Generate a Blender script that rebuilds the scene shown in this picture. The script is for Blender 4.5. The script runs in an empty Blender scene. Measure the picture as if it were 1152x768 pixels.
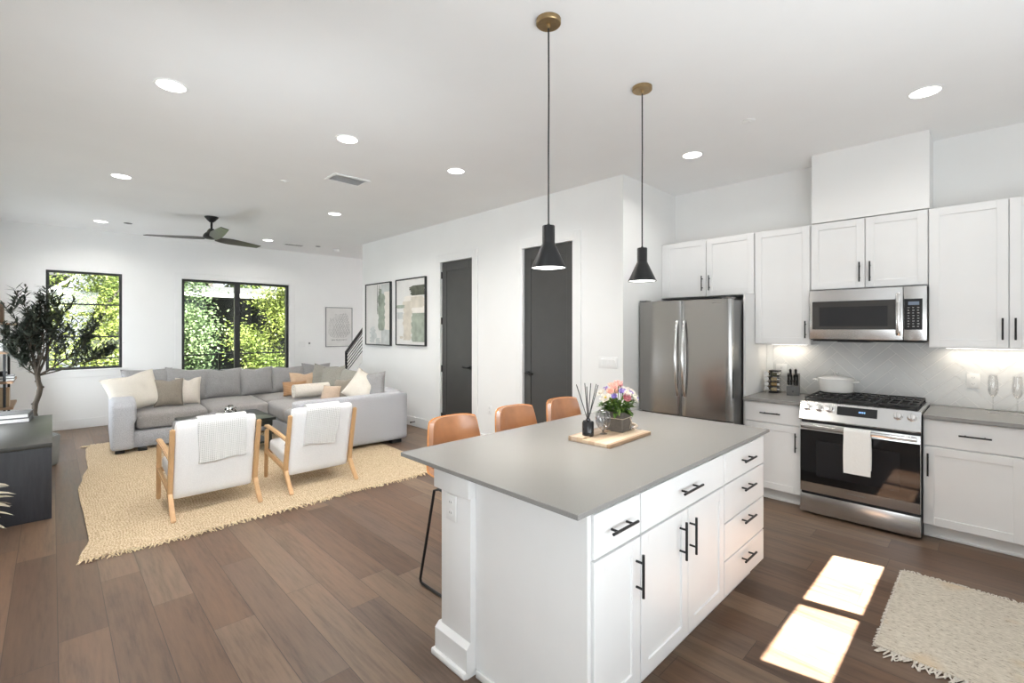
import bpy, bmesh, math, random
from mathutils import Vector, Matrix, noise
rnd = random.Random(7)
PI = math.pi
sc = bpy.context.scene
COL = sc.collection
R = math.radians

# ------------------------------------------------------------------ camera, sky, sun, fill lamps, exposure
H, FPX, YAW = 1.544, 529.0, 44.35
cam_data = bpy.data.cameras.new('camera'); cam = bpy.data.objects.new('camera', cam_data); COL.objects.link(cam)
cam.location = (0, 0, H); cam.rotation_euler = (R(90), 0, -R(YAW))
cam_data.sensor_fit = 'HORIZONTAL'; cam_data.sensor_width = 36.0; cam_data.lens = FPX / 1152 * 36.0
cam_data.shift_y = -(384 - 369) / 1152.0
cam_data.clip_start = 0.02; cam_data.clip_end = 200
sc.camera = cam
sc.view_settings.view_transform = 'Standard'; sc.view_settings.look = 'None'
sc.view_settings.gamma = 1.0; sc.view_settings.use_curve_mapping = False
sc.view_settings.exposure = 0.36
cy = sc.cycles
cy.use_denoising = True; cy.max_bounces = 10; cy.diffuse_bounces = 6; cy.glossy_bounces = 5
cy.transmission_bounces = 8; cy.transparent_max_bounces = 16; cy.sample_clamp_indirect = 6.0
cy.caustics_reflective = False; cy.caustics_refractive = False

world = bpy.data.worlds.new('sky'); sc.world = world; world.use_nodes = True
bg = world.node_tree.nodes['Background']; bg.inputs[0].default_value = (0.86, 0.92, 1.0, 1); bg.inputs[1].default_value = 1.3

def lamp(name, kind, loc, rot, energy, color=(1, 1, 1), parent=None, **kw):
    l = bpy.data.lights.new(name, kind); l.energy = energy; l.color = color
    for k, v in kw.items(): setattr(l, k, v)
    o = bpy.data.objects.new(name, l); COL.objects.link(o); o.location = loc; o.rotation_euler = rot
    if parent: o.parent = parent
    return o
def aim(d): return Vector(d).to_track_quat('-Z', 'Y').to_euler()

SUN_DIR = Vector((-0.19, 1.0, -1.25))
lamp('sun', 'SUN', (0, -20, 30), aim(SUN_DIR), 75.0, (1.0, 0.985, 0.95), angle=R(0.35))
# area lamps added at the unseen walls as fill; no openings behind them
FILL_COL = (0.88, 0.95, 1.0)
lamp('fill_back', 'AREA', (1.1, -1.22, 1.10), aim((-0.1, 1, 1.6)), 92, FILL_COL, shape='RECTANGLE', size=3.2, size_y=2.1)  # added lamp for the light from behind, tilted up to lift the ceiling
lamp('fill_left_kitchen', 'AREA', (-0.52, 0.2, 1.0), aim((1, 0.6, -0.15)), 17, FILL_COL, shape='RECTANGLE', size=1.2, size_y=1.2)  # added fill on the plain left wall, brightens the island end
lamp('fill_left_living', 'AREA', (-0.52, 7.4, 1.20), aim((1, -0.1, 0.30)), 70, FILL_COL, shape='RECTANGLE', size=4.0, size_y=1.6)  # added fill for the living area; this wall has no window
lamp('fill_left_high', 'AREA', (-0.52, 2.2, 2.30), aim((0.6, 1.0, -0.30)), 46, FILL_COL, shape='RECTANGLE', size=3.4, size_y=0.6, spread=R(108))  # added high fill aimed at the armchairs and far wall

lamp('fill_stairwell', 'AREA', (4.8, 6.2, 3.02), (0, 0, 0), 22, (1.0, 0.97, 0.92), shape='RECTANGLE', size=0.4, size_y=2.4)  # unseen lamp added to brighten the space behind the stair railing

# ------------------------------------------------------------------ materials
class NT:
    def __init__(self, m):
        self.t = m.node_tree; self.n = self.t.nodes
    def add(self, typ, **kw):
        nd = self.n.new(typ)
        for k, v in kw.items():
            if k == 'ins':
                for i, val in v.items(): 
                    if isinstance(val, bpy.types.NodeSocket): self.t.links.new(val, nd.inputs[i])
                    else: nd.inputs[i].default_value = val
            else: setattr(nd, k, v)
        return nd
    def math(self, op, a, b=None):
        ins = {0: a}
        if b is not None: ins[1] = b
        return self.add('ShaderNodeMath', operation=op, ins=ins).outputs[0]
    def mix(self, f, a, b, mode='MIX'):
        nd = self.add('ShaderNodeMix', data_type='RGBA', blend_type=mode)
        for i, val in ((0, f), (6, a), (7, b)):
            if isinstance(val, bpy.types.NodeSocket): self.t.links.new(val, nd.inputs[i])
            else: nd.inputs[i].default_value = val
        return nd.outputs[2]
    def ramp(self, f, stops):
        nd = self.add('ShaderNodeValToRGB', ins={0: f}); e = nd.color_ramp.elements
        while len(e) < len(stops): e.new(0.5)
        for el, (p, c) in zip(e, stops): el.position = p; el.color = c
        return nd.outputs[0]
    def coord(self, scale=(1, 1, 1)):
        tc = self.add('ShaderNodeTexCoord')
        mp = self.add('ShaderNodeMapping', ins={0: tc.outputs['Object'], 3: scale})
        return mp.outputs[0]
    def noise(self, vec, scale, detail=3, rough=0.5):
        return self.add('ShaderNodeTexNoise', ins={'Vector': vec, 'Scale': scale, 'Detail': detail, 'Roughness': rough})
    def bump(self, h, strength=0.3, dist=0.01):
        b = self.add('ShaderNodeBump', ins={'Height': h, 'Strength': strength, 'Distance': dist})
        self.t.links.new(b.outputs[0], self.p.inputs['Normal'])

def c4(c): return (c[0], c[1], c[2], 1)
def srgb(r, g, b):
    f = lambda v: (v / 255 / 12.92) if v / 255 <= 0.04045 else ((v / 255 + 0.055) / 1.055) ** 2.4
    return (f(r), f(g), f(b))
def mat(name, col, rough=0.5, metal=0.0, spec=0.5, **kw):
    m = bpy.data.materials.new(name); m.use_nodes = True
    p = m.node_tree.nodes['Principled BSDF']
    p.inputs['Base Color'].default_value = c4(col); p.inputs['Roughness'].default_value = rough
    p.inputs['Metallic'].default_value = metal; p.inputs['Specular IOR Level'].default_value = spec
    for k, v in kw.items(): p.inputs[k].default_value = v
    nt = NT(m); nt.p = p; m['x'] = 1
    return m, nt
def link(nt, sock, inp): nt.t.links.new(sock, nt.p.inputs[inp])
def plain(name, col, rough=0.5, metal=0.0, var=0.06, scale=6.0, **kw):
    m, nt = mat(name, col, rough, metal, **kw)
    n = nt.noise(nt.coord(), scale)
    d = tuple(max(0, c * (1 - var)) for c in col); l = tuple(min(1, c * (1 + var)) for c in col)
    link(nt, nt.ramp(n.outputs[0], [(0.3, c4(d)), (0.7, c4(l))]), 'Base Color')
    return m
def fabric(name, col, var=0.16, scale=220, bump=0.35, rough=0.95, aniso=(1, 1, 1), streak=None):
    m, nt = mat(name, col, rough, spec=0.15)
    v = nt.coord(aniso)
    n = nt.noise(v, scale, 2); n2 = nt.noise(nt.coord(), 5, 3)
    d = tuple(c * (1 - var) for c in col); l = tuple(min(1, c * (1 + var)) for c in col)
    base = nt.ramp(n.outputs[0], [(0.35, c4(d)), (0.65, c4(l))])
    if streak: 
        w = nt.add('ShaderNodeTexWave', ins={'Vector': nt.coord(), 'Scale': streak[1], 'Distortion': 1.0})
        w.bands_direction = 'Z'
        base = nt.mix(nt.ramp(w.outputs[1], [(0.45, (0, 0, 0, 1)), (0.6, (1, 1, 1, 1))]), base, c4(streak[0]))
    link(nt, base, 'Base Color')
    h = nt.math('ADD', n.outputs[0], nt.math('MULTIPLY', n2.outputs[0], 1.5))
    nt.bump(h, bump, 0.004)
    p = nt.p; p.inputs['Sheen Weight'].default_value = 0.15
    return m
def wood(name, c1, c2, rough=0.45, scale=6.0, axis='Y', ring=8.0):
    m, nt = mat(name, c1, rough)
    s = {'X': (0.12, 1, 1), 'Y': (1, 0.12, 1), 'Z': (1, 1, 0.12)}[axis]
    v = nt.coord(s)
    n = nt.noise(v, scale * ring, 5, 0.65); n2 = nt.noise(v, scale, 3)
    f = nt.math('ADD', nt.math('MULTIPLY', n.outputs[0], 0.6), nt.math('MULTIPLY', n2.outputs[0], 0.4))
    link(nt, nt.ramp(f, [(0.32, c4(c2)), (0.68, c4(c1))]), 'Base Color'); nt.bump(n.outputs[0], 0.12, 0.002)
    return m

M = {}
M['wall'] = plain('wall_paint', (0.86, 0.86, 0.85), 0.85, var=0.012, scale=2, spec=0.2)
M['ceiling'] = plain('ceiling_paint', (0.90, 0.90, 0.895), 0.9, var=0.01, scale=2, spec=0.1)
M['trim'] = plain('white_trim_paint', (0.84, 0.84, 0.83), 0.4, var=0.01)
M['cabinet'] = plain('white_cabinet_paint', (0.82, 0.82, 0.815), 0.35, var=0.01)
M['plastic_white'] = plain('white_plastic', (0.83, 0.83, 0.82), 0.35, var=0.01)
M['door'] = plain('charcoal_door_paint', (0.048, 0.047, 0.045), 0.42, var=0.05)
M['black'] = plain('black_metal', (0.012, 0.012, 0.013), 0.38, metal=0.2, var=0.1)
M['black_frame'] = plain('black_window_frame', (0.018, 0.018, 0.019), 0.45, var=0.08)
M['dark_plastic'] = plain('dark_plastic', (0.015, 0.015, 0.016), 0.35, var=0.1)
M['charcoal_top'] = None
m, nt = mat('grey_quartz', (0.3, 0.29, 0.28), 0.26, spec=0.32)
n = nt.noise(nt.coord(), 350, 2); n2 = nt.noise(nt.coord(), 3, 3)
link(nt, nt.mix(nt.math('MULTIPLY', n2.outputs[0], 0.3), nt.ramp(n.outputs[0], [(0.35, (0.235, 0.228, 0.218, 1)), (0.65, (0.285, 0.277, 0.266, 1))]), (0.27, 0.262, 0.252, 1)), 'Base Color')
M['quartz'] = m
# wide oak floorboards running along Y
m, nt = mat('oak_floorboards', (0.1, 0.06, 0.04), 0.36, spec=0.45)
tc = nt.add('ShaderNodeTexCoord'); sep = nt.add('ShaderNodeSeparateXYZ', ins={0: tc.outputs['Object']})
X_, Y_ = sep.outputs[0], sep.outputs[1]
BW, BL = 0.19, 1.45
fi = nt.math('DIVIDE', nt.math('ADD', X_, 10.05), BW); row = nt.math('FLOOR', fi)
wn = nt.add('ShaderNodeTexWhiteNoise', noise_dimensions='1D', ins={'W': row})
yy = nt.math('DIVIDE', nt.math('ADD', nt.math('ADD', Y_, 20.0), nt.math('MULTIPLY', wn.outputs[0], 7.0)), BL)
colm = nt.math('FLOOR', yy)
cmb = nt.add('ShaderNodeCombineXYZ', ins={0: row, 1: colm})
wn2 = nt.add('ShaderNodeTexWhiteNoise', noise_dimensions='2D', ins={'Vector': cmb.outputs[0]})
pv = wn2.outputs[0]
base = nt.ramp(pv, [(0.0, c4(srgb(92, 70, 55))), (0.3, c4(srgb(112, 87, 69))), (0.55, c4(srgb(120, 99, 81))), (0.8, c4(srgb(103, 83, 70))), (1.0, c4(srgb(131, 108, 88)))])
mp = nt.add('ShaderNodeMapping', ins={0: tc.outputs['Object'], 3: (1, 0.07, 1)})
off = nt.add('ShaderNodeVectorMath', operation='ADD', ins={0: mp.outputs[0], 1: wn2.outputs[1]})
g1 = nt.noise(off.outputs[0], 60, 6, 0.7); g2 = nt.noise(off.outputs[0], 9, 3, 0.6)
g2.inputs['Distortion'].default_value = 1.2
gr = nt.math('ADD', nt.math('MULTIPLY', g1.outputs[0], 0.5), nt.math('MULTIPLY', g2.outputs[0], 0.5))
grain = nt.ramp(gr, [(0.34, (0.52, 0.50, 0.48, 1)), (0.5, (0.95, 0.95, 0.95, 1)), (0.66, (1.18, 1.17, 1.15, 1))])
base = nt.mix(1.0, base, grain, 'MULTIPLY')
ex = nt.math('ABSOLUTE', nt.math('SUBTRACT', nt.math('FRACT', fi), 0.5)); ey = nt.math('ABSOLUTE', nt.math('SUBTRACT', nt.math('FRACT', yy), 0.5))
gap = nt.math('MAXIMUM', nt.math('GREATER_THAN', ex, 0.5 - 0.0018 / BW), nt.math('GREATER_THAN', ey, 0.5 - 0.0016 / BL))
link(nt, nt.mix(nt.math('MULTIPLY', gap, 0.65), base, (0.02, 0.014, 0.01, 1)), 'Base Color')
link(nt, nt.math('ADD', 0.30, nt.math('MULTIPLY', g2.outputs[0], 0.16)), 'Roughness')
nt.bump(nt.math('SUBTRACT', nt.math('MULTIPLY', g1.outputs[0], 0.25), gap), 0.25, 0.0015)
M['floor'] = m

def steel(name, col=(0.56, 0.55, 0.53), rough=0.24, axis=2):
    m, nt = mat(name, col, rough, 1.0)
    s = [1, 1, 1]; s[axis] = 0.01
    n = nt.noise(nt.coord(tuple(s)), 260, 2)
    link(nt, nt.math('ADD', rough - 0.05, nt.math('MULTIPLY', n.outputs[0], 0.1)), 'Roughness')
    nt.bump(n.outputs[0], 0.03, 0.001)
    return m
M['steel'] = steel('brushed_steel', (0.62, 0.615, 0.61), axis=1)
M['steel_fridge'] = steel('brushed_dark_steel', (0.36, 0.35, 0.338), 0.20, axis=1)
M['steel_side'] = plain('grey_appliance_side', (0.19, 0.19, 0.19), 0.32, metal=0.7, var=0.05)
M['chrome'] = plain('polished_metal', (0.72, 0.71, 0.70), 0.12, metal=1.0, var=0.02)
M['brass'] = plain('brushed_brass', (0.42, 0.30, 0.16), 0.32, metal=1.0, var=0.08, scale=60)
M['glass_black'] = plain('black_oven_glass', (0.008, 0.008, 0.009), 0.05, var=0.05, spec=0.5)
M['glass_micro'] = plain('grey_microwave_glass', (0.045, 0.043, 0.040), 0.14, var=0.05)
M['oven_window'] = plain('oven_window_glass', (0.016, 0.016, 0.018), 0.04, var=0.05, spec=0.5)
M['castiron'] = plain('cast_iron', (0.02, 0.02, 0.021), 0.55, var=0.2, scale=50)
M['oak'] = wood('light_oak', (0.62, 0.40, 0.21), (0.50, 0.30, 0.14), 0.45, 10, 'Z')
M['sofa'] = fabric('grey_sofa_weave', (0.46, 0.465, 0.49), 0.16, 130)
M['sofa_warm'] = fabric('grey_seat_weave', (0.33, 0.312, 0.30), 0.22, 160)
M['cushion_grey'] = fabric('grey_cushion_weave', (0.315, 0.308, 0.308), 0.18, 170)
M['cushion_greige'] = fabric('greige_cushion_weave', (0.30, 0.285, 0.25), 0.18, 170)
M['linen_white'] = fabric('ivory_linen', (0.72, 0.67, 0.59), 0.06, 150)
M['linen_cream'] = fabric('cream_linen', (0.66, 0.60, 0.53), 0.06, 150)
M['linen_taupe'] = fabric('taupe_linen', (0.27, 0.235, 0.195), 0.14, 150)
M['linen_tan'] = fabric('tan_linen', (0.58, 0.42, 0.29), 0.1, 150)
M['linen_rust'] = fabric('rust_striped_weave', (0.42, 0.235, 0.12), 0.12, 150, streak=((0.50, 0.31, 0.18), 14))
M['linen_peach'] = fabric('peach_linen', (0.56, 0.43, 0.33), 0.1, 150)
M['fringe'] = fabric('ivory_fringe', (0.75, 0.71, 0.64), 0.08, 150)
M['fleece'] = fabric('cream_fleece', (0.80, 0.74, 0.66), 0.06, 90, 0.6)
M['chair_white'] = fabric('white_upholstery', (0.86, 0.86, 0.86), 0.04, 200, 0.2)
M['seat_grey'] = fabric('pale_grey_upholstery', (0.62, 0.61, 0.60), 0.06, 200, 0.2)
M['knit'] = fabric('speckled_knit', (0.52, 0.49, 0.45), 0.45, 60, 0.9)
# waffle weave
m, nt = mat('white_waffle_cotton', (0.85, 0.85, 0.84), 0.95, spec=0.1)
tc = nt.add('ShaderNodeTexCoord')
sep = nt.add('ShaderNodeSeparateXYZ', ins={0: tc.outputs['Object']})
wx = nt.math('SINE', nt.math('MULTIPLY', sep.outputs[0], 420)); wz = nt.math('SINE', nt.math('MULTIPLY', sep.outputs[2], 420))
wv = nt.math('MAXIMUM', wx, wz)
link(nt, nt.ramp(wv, [(0.2, (0.76, 0.76, 0.75, 1)), (0.9, (0.87, 0.87, 0.86, 1))]), 'Base Color'); nt.bump(wv, 0.6, 0.004)
M['waffle'] = m
m, nt = mat('jute_weave', (0.55, 0.41, 0.25), 0.95, spec=0.1)
tc = nt.add('ShaderNodeTexCoord')
dn = nt.noise(nt.coord(), 1.6, 2)
vv = nt.add('ShaderNodeVectorMath', operation='ADD', ins={0: tc.outputs['Object']})
nt.t.links.new(nt.add('ShaderNodeVectorMath', operation='SCALE', ins={0: dn.outputs[1], 'Scale': 0.22}).outputs[0], vv.inputs[1])
w = nt.add('ShaderNodeTexWave', ins={'Vector': vv.outputs[0], 'Scale': 17.0, 'Distortion': 1.0, 'Detail': 3.0, 'Detail Scale': 6.0}); w.bands_direction = 'X'
n = nt.noise(nt.coord((1, 0.5, 1)), 130, 3, 0.7)
f = nt.math('ADD', nt.math('MULTIPLY', w.outputs[1], 0.07), nt.math('MULTIPLY', n.outputs[0], 0.93))
link(nt, nt.ramp(f, [(0.34, c4(srgb(150, 128, 100))), (0.5, c4(srgb(200, 179, 149))), (0.68, c4(srgb(224, 206, 180)))]), 'Base Color'); nt.bump(f, 0.7, 0.008)
M['jute'] = m
M['jute_fringe'] = fabric('jute_fringe', (0.66, 0.53, 0.35), 0.25, 90, 0.5)
m, nt = mat('ivory_flatweave', (0.6, 0.55, 0.47), 0.95, spec=0.1)
n = nt.noise(nt.coord((1, 0.35, 1)), 110, 3, 0.75); n2 = nt.noise(nt.coord(), 5, 2); n3 = nt.noise(nt.coord((1.4, 1, 1)), 3.3, 1)
b1 = nt.ramp(n.outputs[0], [(0.28, c4(srgb(128, 116, 100))), (0.42, c4(srgb(196, 187, 172))), (0.7, c4(srgb(222, 214, 200)))])
link(nt, nt.mix(nt.math('MULTIPLY', nt.ramp(n3.outputs[0], [(0.60, (0, 0, 0, 1)), (0.72, (1, 1, 1, 1))]), 0.35), b1, c4(srgb(205, 170, 120))), 'Base Color'); nt.bump(n.outputs[0], 0.9, 0.008)
M['flatweave'] = m
M['flat_fringe'] = fabric('ivory_rug_fringe', (0.68, 0.63, 0.56), 0.12, 90, 0.5)
m, nt = mat('tan_leather', (0.40, 0.17, 0.06), 0.34, spec=0.6, **{'Coat Weight': 1.0, 'Coat Roughness': 0.30, 'Coat IOR': 1.9})
n = nt.noise(nt.coord(), 9, 4); n2 = nt.noise(nt.coord(), 260, 2)
link(nt, nt.ramp(n.outputs[0], [(0.3, c4(srgb(150, 96, 56))), (0.7, c4(srgb(178, 122, 80)))]), 'Base Color'); nt.bump(n2.outputs[0], 0.12, 0.002)
M['leather'] = m
M['leather_trim'] = plain('leather_edge_piping', srgb(206, 140, 82), 0.5, var=0.08, scale=20)
M['leather_seam'] = plain('dark_leather_seam', srgb(120, 74, 44), 0.6, var=0.05)
M['console'] = wood('charcoal_stained_wood', (0.040, 0.042, 0.050), (0.018, 0.019, 0.024), 0.55, 5, 'Z', 7)
M['console_top'] = wood('charcoal_stained_top', (0.050, 0.050, 0.044), (0.030, 0.030, 0.027), 0.42, 5, 'Y', 7)
M['table_black'] = plain('black_table_lacquer', (0.022, 0.026, 0.022), 0.28, var=0.1)
M['shelf_wood'] = wood('shelf_oak', (0.38, 0.24, 0.14), (0.27, 0.16, 0.09), 0.5, 8, 'Y')
M['walnut'] = wood('walnut', (0.16, 0.09, 0.05), (0.10, 0.055, 0.03), 0.5, 8, 'Z')
M['tan_wood'] = wood('pale_wood', (0.48, 0.34, 0.2), (0.38, 0.26, 0.15), 0.5, 8, 'Z')
m, nt = mat('striped_board_wood', (0.7, 0.55, 0.4), 0.45)
tc = nt.add('ShaderNodeTexCoord'); sep = nt.add('ShaderNodeSeparateXYZ', ins={0: tc.outputs['Object']})
k = nt.math('FLOOR', nt.math('MULTIPLY', sep.outputs[1], 26)); wn = nt.add('ShaderNodeTexWhiteNoise', noise_dimensions='1D', ins={'W': k})
gn = nt.noise(nt.coord((0.15, 1, 1)), 90, 4)
link(nt, nt.mix(nt.math('MULTIPLY', gn.outputs[0], 0.35), nt.ramp(wn.outputs[0], [(0.0, c4(srgb(222, 206, 184))), (0.25, c4(srgb(150, 116, 86))), (0.5, c4(srgb(214, 196, 172))), (0.75, c4(srgb(128, 96, 70))), (1.0, c4(srgb(228, 214, 196)))]), c4(srgb(200, 170, 138))), 'Base Color')
M['board'] = m
M['rope'] = fabric('rope_twine', (0.62, 0.52, 0.42), 0.2, 120)
M['grey_wood'] = wood('weathered_grey_wood', (0.16, 0.14, 0.12), (0.085, 0.074, 0.064), 0.7, 14, 'X')
M['block_grey'] = plain('grey_knife_block_wood', (0.12, 0.118, 0.115), 0.5, var=0.12, scale=20)
M['ceramic'] = plain('white_enamel', (0.80, 0.79, 0.76), 0.18, var=0.01)
M['paper'] = plain('book_paper', (0.80, 0.79, 0.77), 0.9, var=0.04, scale=80)
M['book_cover'] = plain('grey_book_cover', (0.10, 0.10, 0.10), 0.6, var=0.08)
M['bark'] = wood('olive_bark', (0.075, 0.058, 0.042), (0.035, 0.027, 0.02), 0.9, 30, 'Z')
def leafmat(name, c1, c2, trans=0.3, scale=14):
    m, nt = mat(name, c1, 0.5, spec=0.3)
    n = nt.noise(nt.coord(), scale, 2)
    col = nt.ramp(n.outputs[0], [(0.35, c4(c2)), (0.65, c4(c1))])
    link(nt, col, 'Base Color')
    if trans:
        tr = nt.add('ShaderNodeBsdfTranslucent', ins={0: col}); mx = nt.add('ShaderNodeMixShader', ins={0: trans, 1: nt.p.outputs[0], 2: tr.outputs[0]})
        nt.t.links.new(mx.outputs[0], nt.n['Material Output'].inputs[0])
    return m
M['olive_leaf'] = leafmat('olive_leaf', (0.070, 0.082, 0.060), (0.028, 0.038, 0.028), 0.15)
M['pale_leaf'] = leafmat('pale_dried_leaf', (0.55, 0.55, 0.42), (0.42, 0.38, 0.30), 0.2, 8)
M['bouquet_leaf'] = leafmat('bouquet_leaf', (0.14, 0.25, 0.045), (0.05, 0.11, 0.02), 0.3, 40)
M['tree_leaf'] = leafmat('tree_leaf', (0.20, 0.235, 0.050), (0.085, 0.12, 0.026), 0.45, 1.2)
M['tree_leaf_dark'] = leafmat('tree_leaf_dark', (0.10, 0.14, 0.032), (0.038, 0.062, 0.018), 0.4, 1.2)
M['tree_leaf_blue'] = leafmat('tree_leaf_bluish', (0.14, 0.195, 0.085), (0.062, 0.105, 0.045), 0.4, 1.2)
M['terracotta'] = plain('grey_planter', (0.2, 0.2, 0.19), 0.7, var=0.1)
M['soil'] = plain('potting_soil', (0.03, 0.02, 0.015), 0.95, var=0.3, scale=60)
def flower(name, c1, c2): return leafmat(name, c1, c2, 0.25, 90)
M['fl_coral'] = flower('coral_petals', srgb(247, 206, 194), srgb(238, 172, 160))
M['fl_pink'] = flower('pink_petals', srgb(226, 165, 172), srgb(205, 130, 142))
M['fl_purple'] = flower('purple_petals', srgb(182, 166, 220), srgb(152, 134, 200))
M['fl_white'] = flower('white_petals', srgb(245, 240, 232), srgb(225, 218, 208))
M['fl_peach'] = flower('peach_petals', srgb(250, 214, 196), srgb(243, 190, 172))
M['fl_center'] = plain('flower_centre', srgb(215, 190, 90), 0.8)
def glassmat(name, tint=(1, 1, 1), refl=0.12):
    m = bpy.data.materials.new(name); m.use_nodes = True; t = m.node_tree; t.nodes.remove(t.nodes['Principled BSDF'])
    nt = NT(m)
    tr = nt.add('ShaderNodeBsdfTransparent', ins={0: c4(tint)}); gl = nt.add('ShaderNodeBsdfGlossy', ins={0: (1, 1, 1, 1), 'Roughness': 0.02})
    lw = nt.add('ShaderNodeLayerWeight', ins={0: 0.25})
    f = nt.math('MULTIPLY', lw.outputs[1], refl * 4)
    f = nt.math('ADD', nt.math('MINIMUM', f, 0.6), refl * 0.3)
    mx = nt.add('ShaderNodeMixShader', ins={0: f, 1: tr.outputs[0], 2: gl.outputs[0]})
    t.links.new(mx.outputs[0], t.nodes['Material Output'].inputs[0])
    return m
M['pane'] = glassmat('window_glass', (0.98, 0.99, 0.985), 0.06)
M['clear_glass'] = glassmat('clear_drinking_glass', (0.96, 0.96, 0.96), 0.16)
M['ribbed_glass'] = glassmat('ribbed_smoky_glass', (0.66, 0.66, 0.67), 0.22)
def emit(name, col, s):
    m = bpy.data.materials.new(name); m.use_nodes = True; t = m.node_tree; t.nodes.remove(t.nodes['Principled BSDF'])
    e = t.nodes.new('ShaderNodeEmission'); e.inputs[0].default_value = c4(col); e.inputs[1].default_value = s
    t.links.new(e.outputs[0], t.nodes['Material Output'].inputs[0]); return m
M['glow'] = emit('lamp_lens_glow', (1.0, 0.97, 0.92), 6.0)
M['display'] = emit('blue_display_digits', (0.3, 0.55, 1.0), 1.5)
M['lcd'] = emit('grey_display_glow', (0.42, 0.50, 0.62), 0.35)
M['tile'] = plain('grey_glazed_tile', (0.70, 0.705, 0.70), 0.22, var=0.06, scale=3)
M['grout'] = plain('white_grout', (0.88, 0.87, 0.85), 0.85, var=0.03)
M['canvas'] = plain('white_canvas', (0.72, 0.71, 0.69), 0.9, var=0.04, scale=5)
M['art_green'] = plain('sage_green_paint', (0.33, 0.37, 0.31), 0.85, var=0.18, scale=9)
M['art_dark'] = plain('dark_olive_paint', (0.10, 0.105, 0.08), 0.85, var=0.25, scale=14)
M['art_beige'] = plain('beige_paint', (0.62, 0.57, 0.49), 0.85, var=0.1, scale=9)
M['art_grey'] = plain('pale_grey_paint', (0.55, 0.57, 0.56), 0.85, var=0.1, scale=9)
M['art_cream'] = plain('cream_paint', (0.78, 0.74, 0.68), 0.85, var=0.06, scale=9)
M['ink'] = plain('map_ink', (0.10, 0.10, 0.10), 0.8)
M['ink_grey'] = plain('map_ink_grey', (0.33, 0.33, 0.33), 0.8)
M['mark_grey'] = plain('grey_lettering', (0.16, 0.16, 0.16), 0.5)
M['keys'] = plain('pale_key_lettering', (0.45, 0.45, 0.45), 0.5)
M['silver_frame'] = plain('silver_picture_frame', (0.30, 0.30, 0.30), 0.35, metal=0.6)
M['stucco'] = plain('neighbour_shaded_grey_stucco', (0.014, 0.0155, 0.016), 0.9, var=0.12, scale=2)  # stucco darkened: the shade on this wall is put into its colour
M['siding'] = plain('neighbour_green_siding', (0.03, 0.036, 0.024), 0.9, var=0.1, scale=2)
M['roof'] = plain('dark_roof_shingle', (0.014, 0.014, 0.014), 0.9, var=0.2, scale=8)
M['gutter'] = plain('white_gutter_paint', (0.28, 0.28, 0.26), 0.5)
M['deck'] = wood('balcony_boards', (0.22, 0.2, 0.17), (0.16, 0.14, 0.12), 0.8, 6, 'X')
M['ground'] = plain('garden_ground', (0.02, 0.021, 0.012), 0.95, var=0.35, scale=3)
M['treebark'] = wood('tree_bark', (0.03, 0.024, 0.018), (0.015, 0.012, 0.009), 0.9, 6, 'Z')
M['fan_blade'] = wood('fan_blade_grey', (0.10, 0.095, 0.085), (0.06, 0.055, 0.05), 0.32, 10, 'X')
M['spice1'] = plain('green_herbs', (0.10, 0.10, 0.06), 0.8, var=0.3, scale=60)
M['spice2'] = plain('ochre_spice', (0.32, 0.22, 0.10), 0.8, var=0.2, scale=60)
M['spice3'] = plain('beige_spice', (0.42, 0.33, 0.20), 0.8, var=0.2, scale=60)
M['towel'] = fabric('white_tea_towel', (0.86, 0.86, 0.84), 0.05, 200, 0.3)

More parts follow.
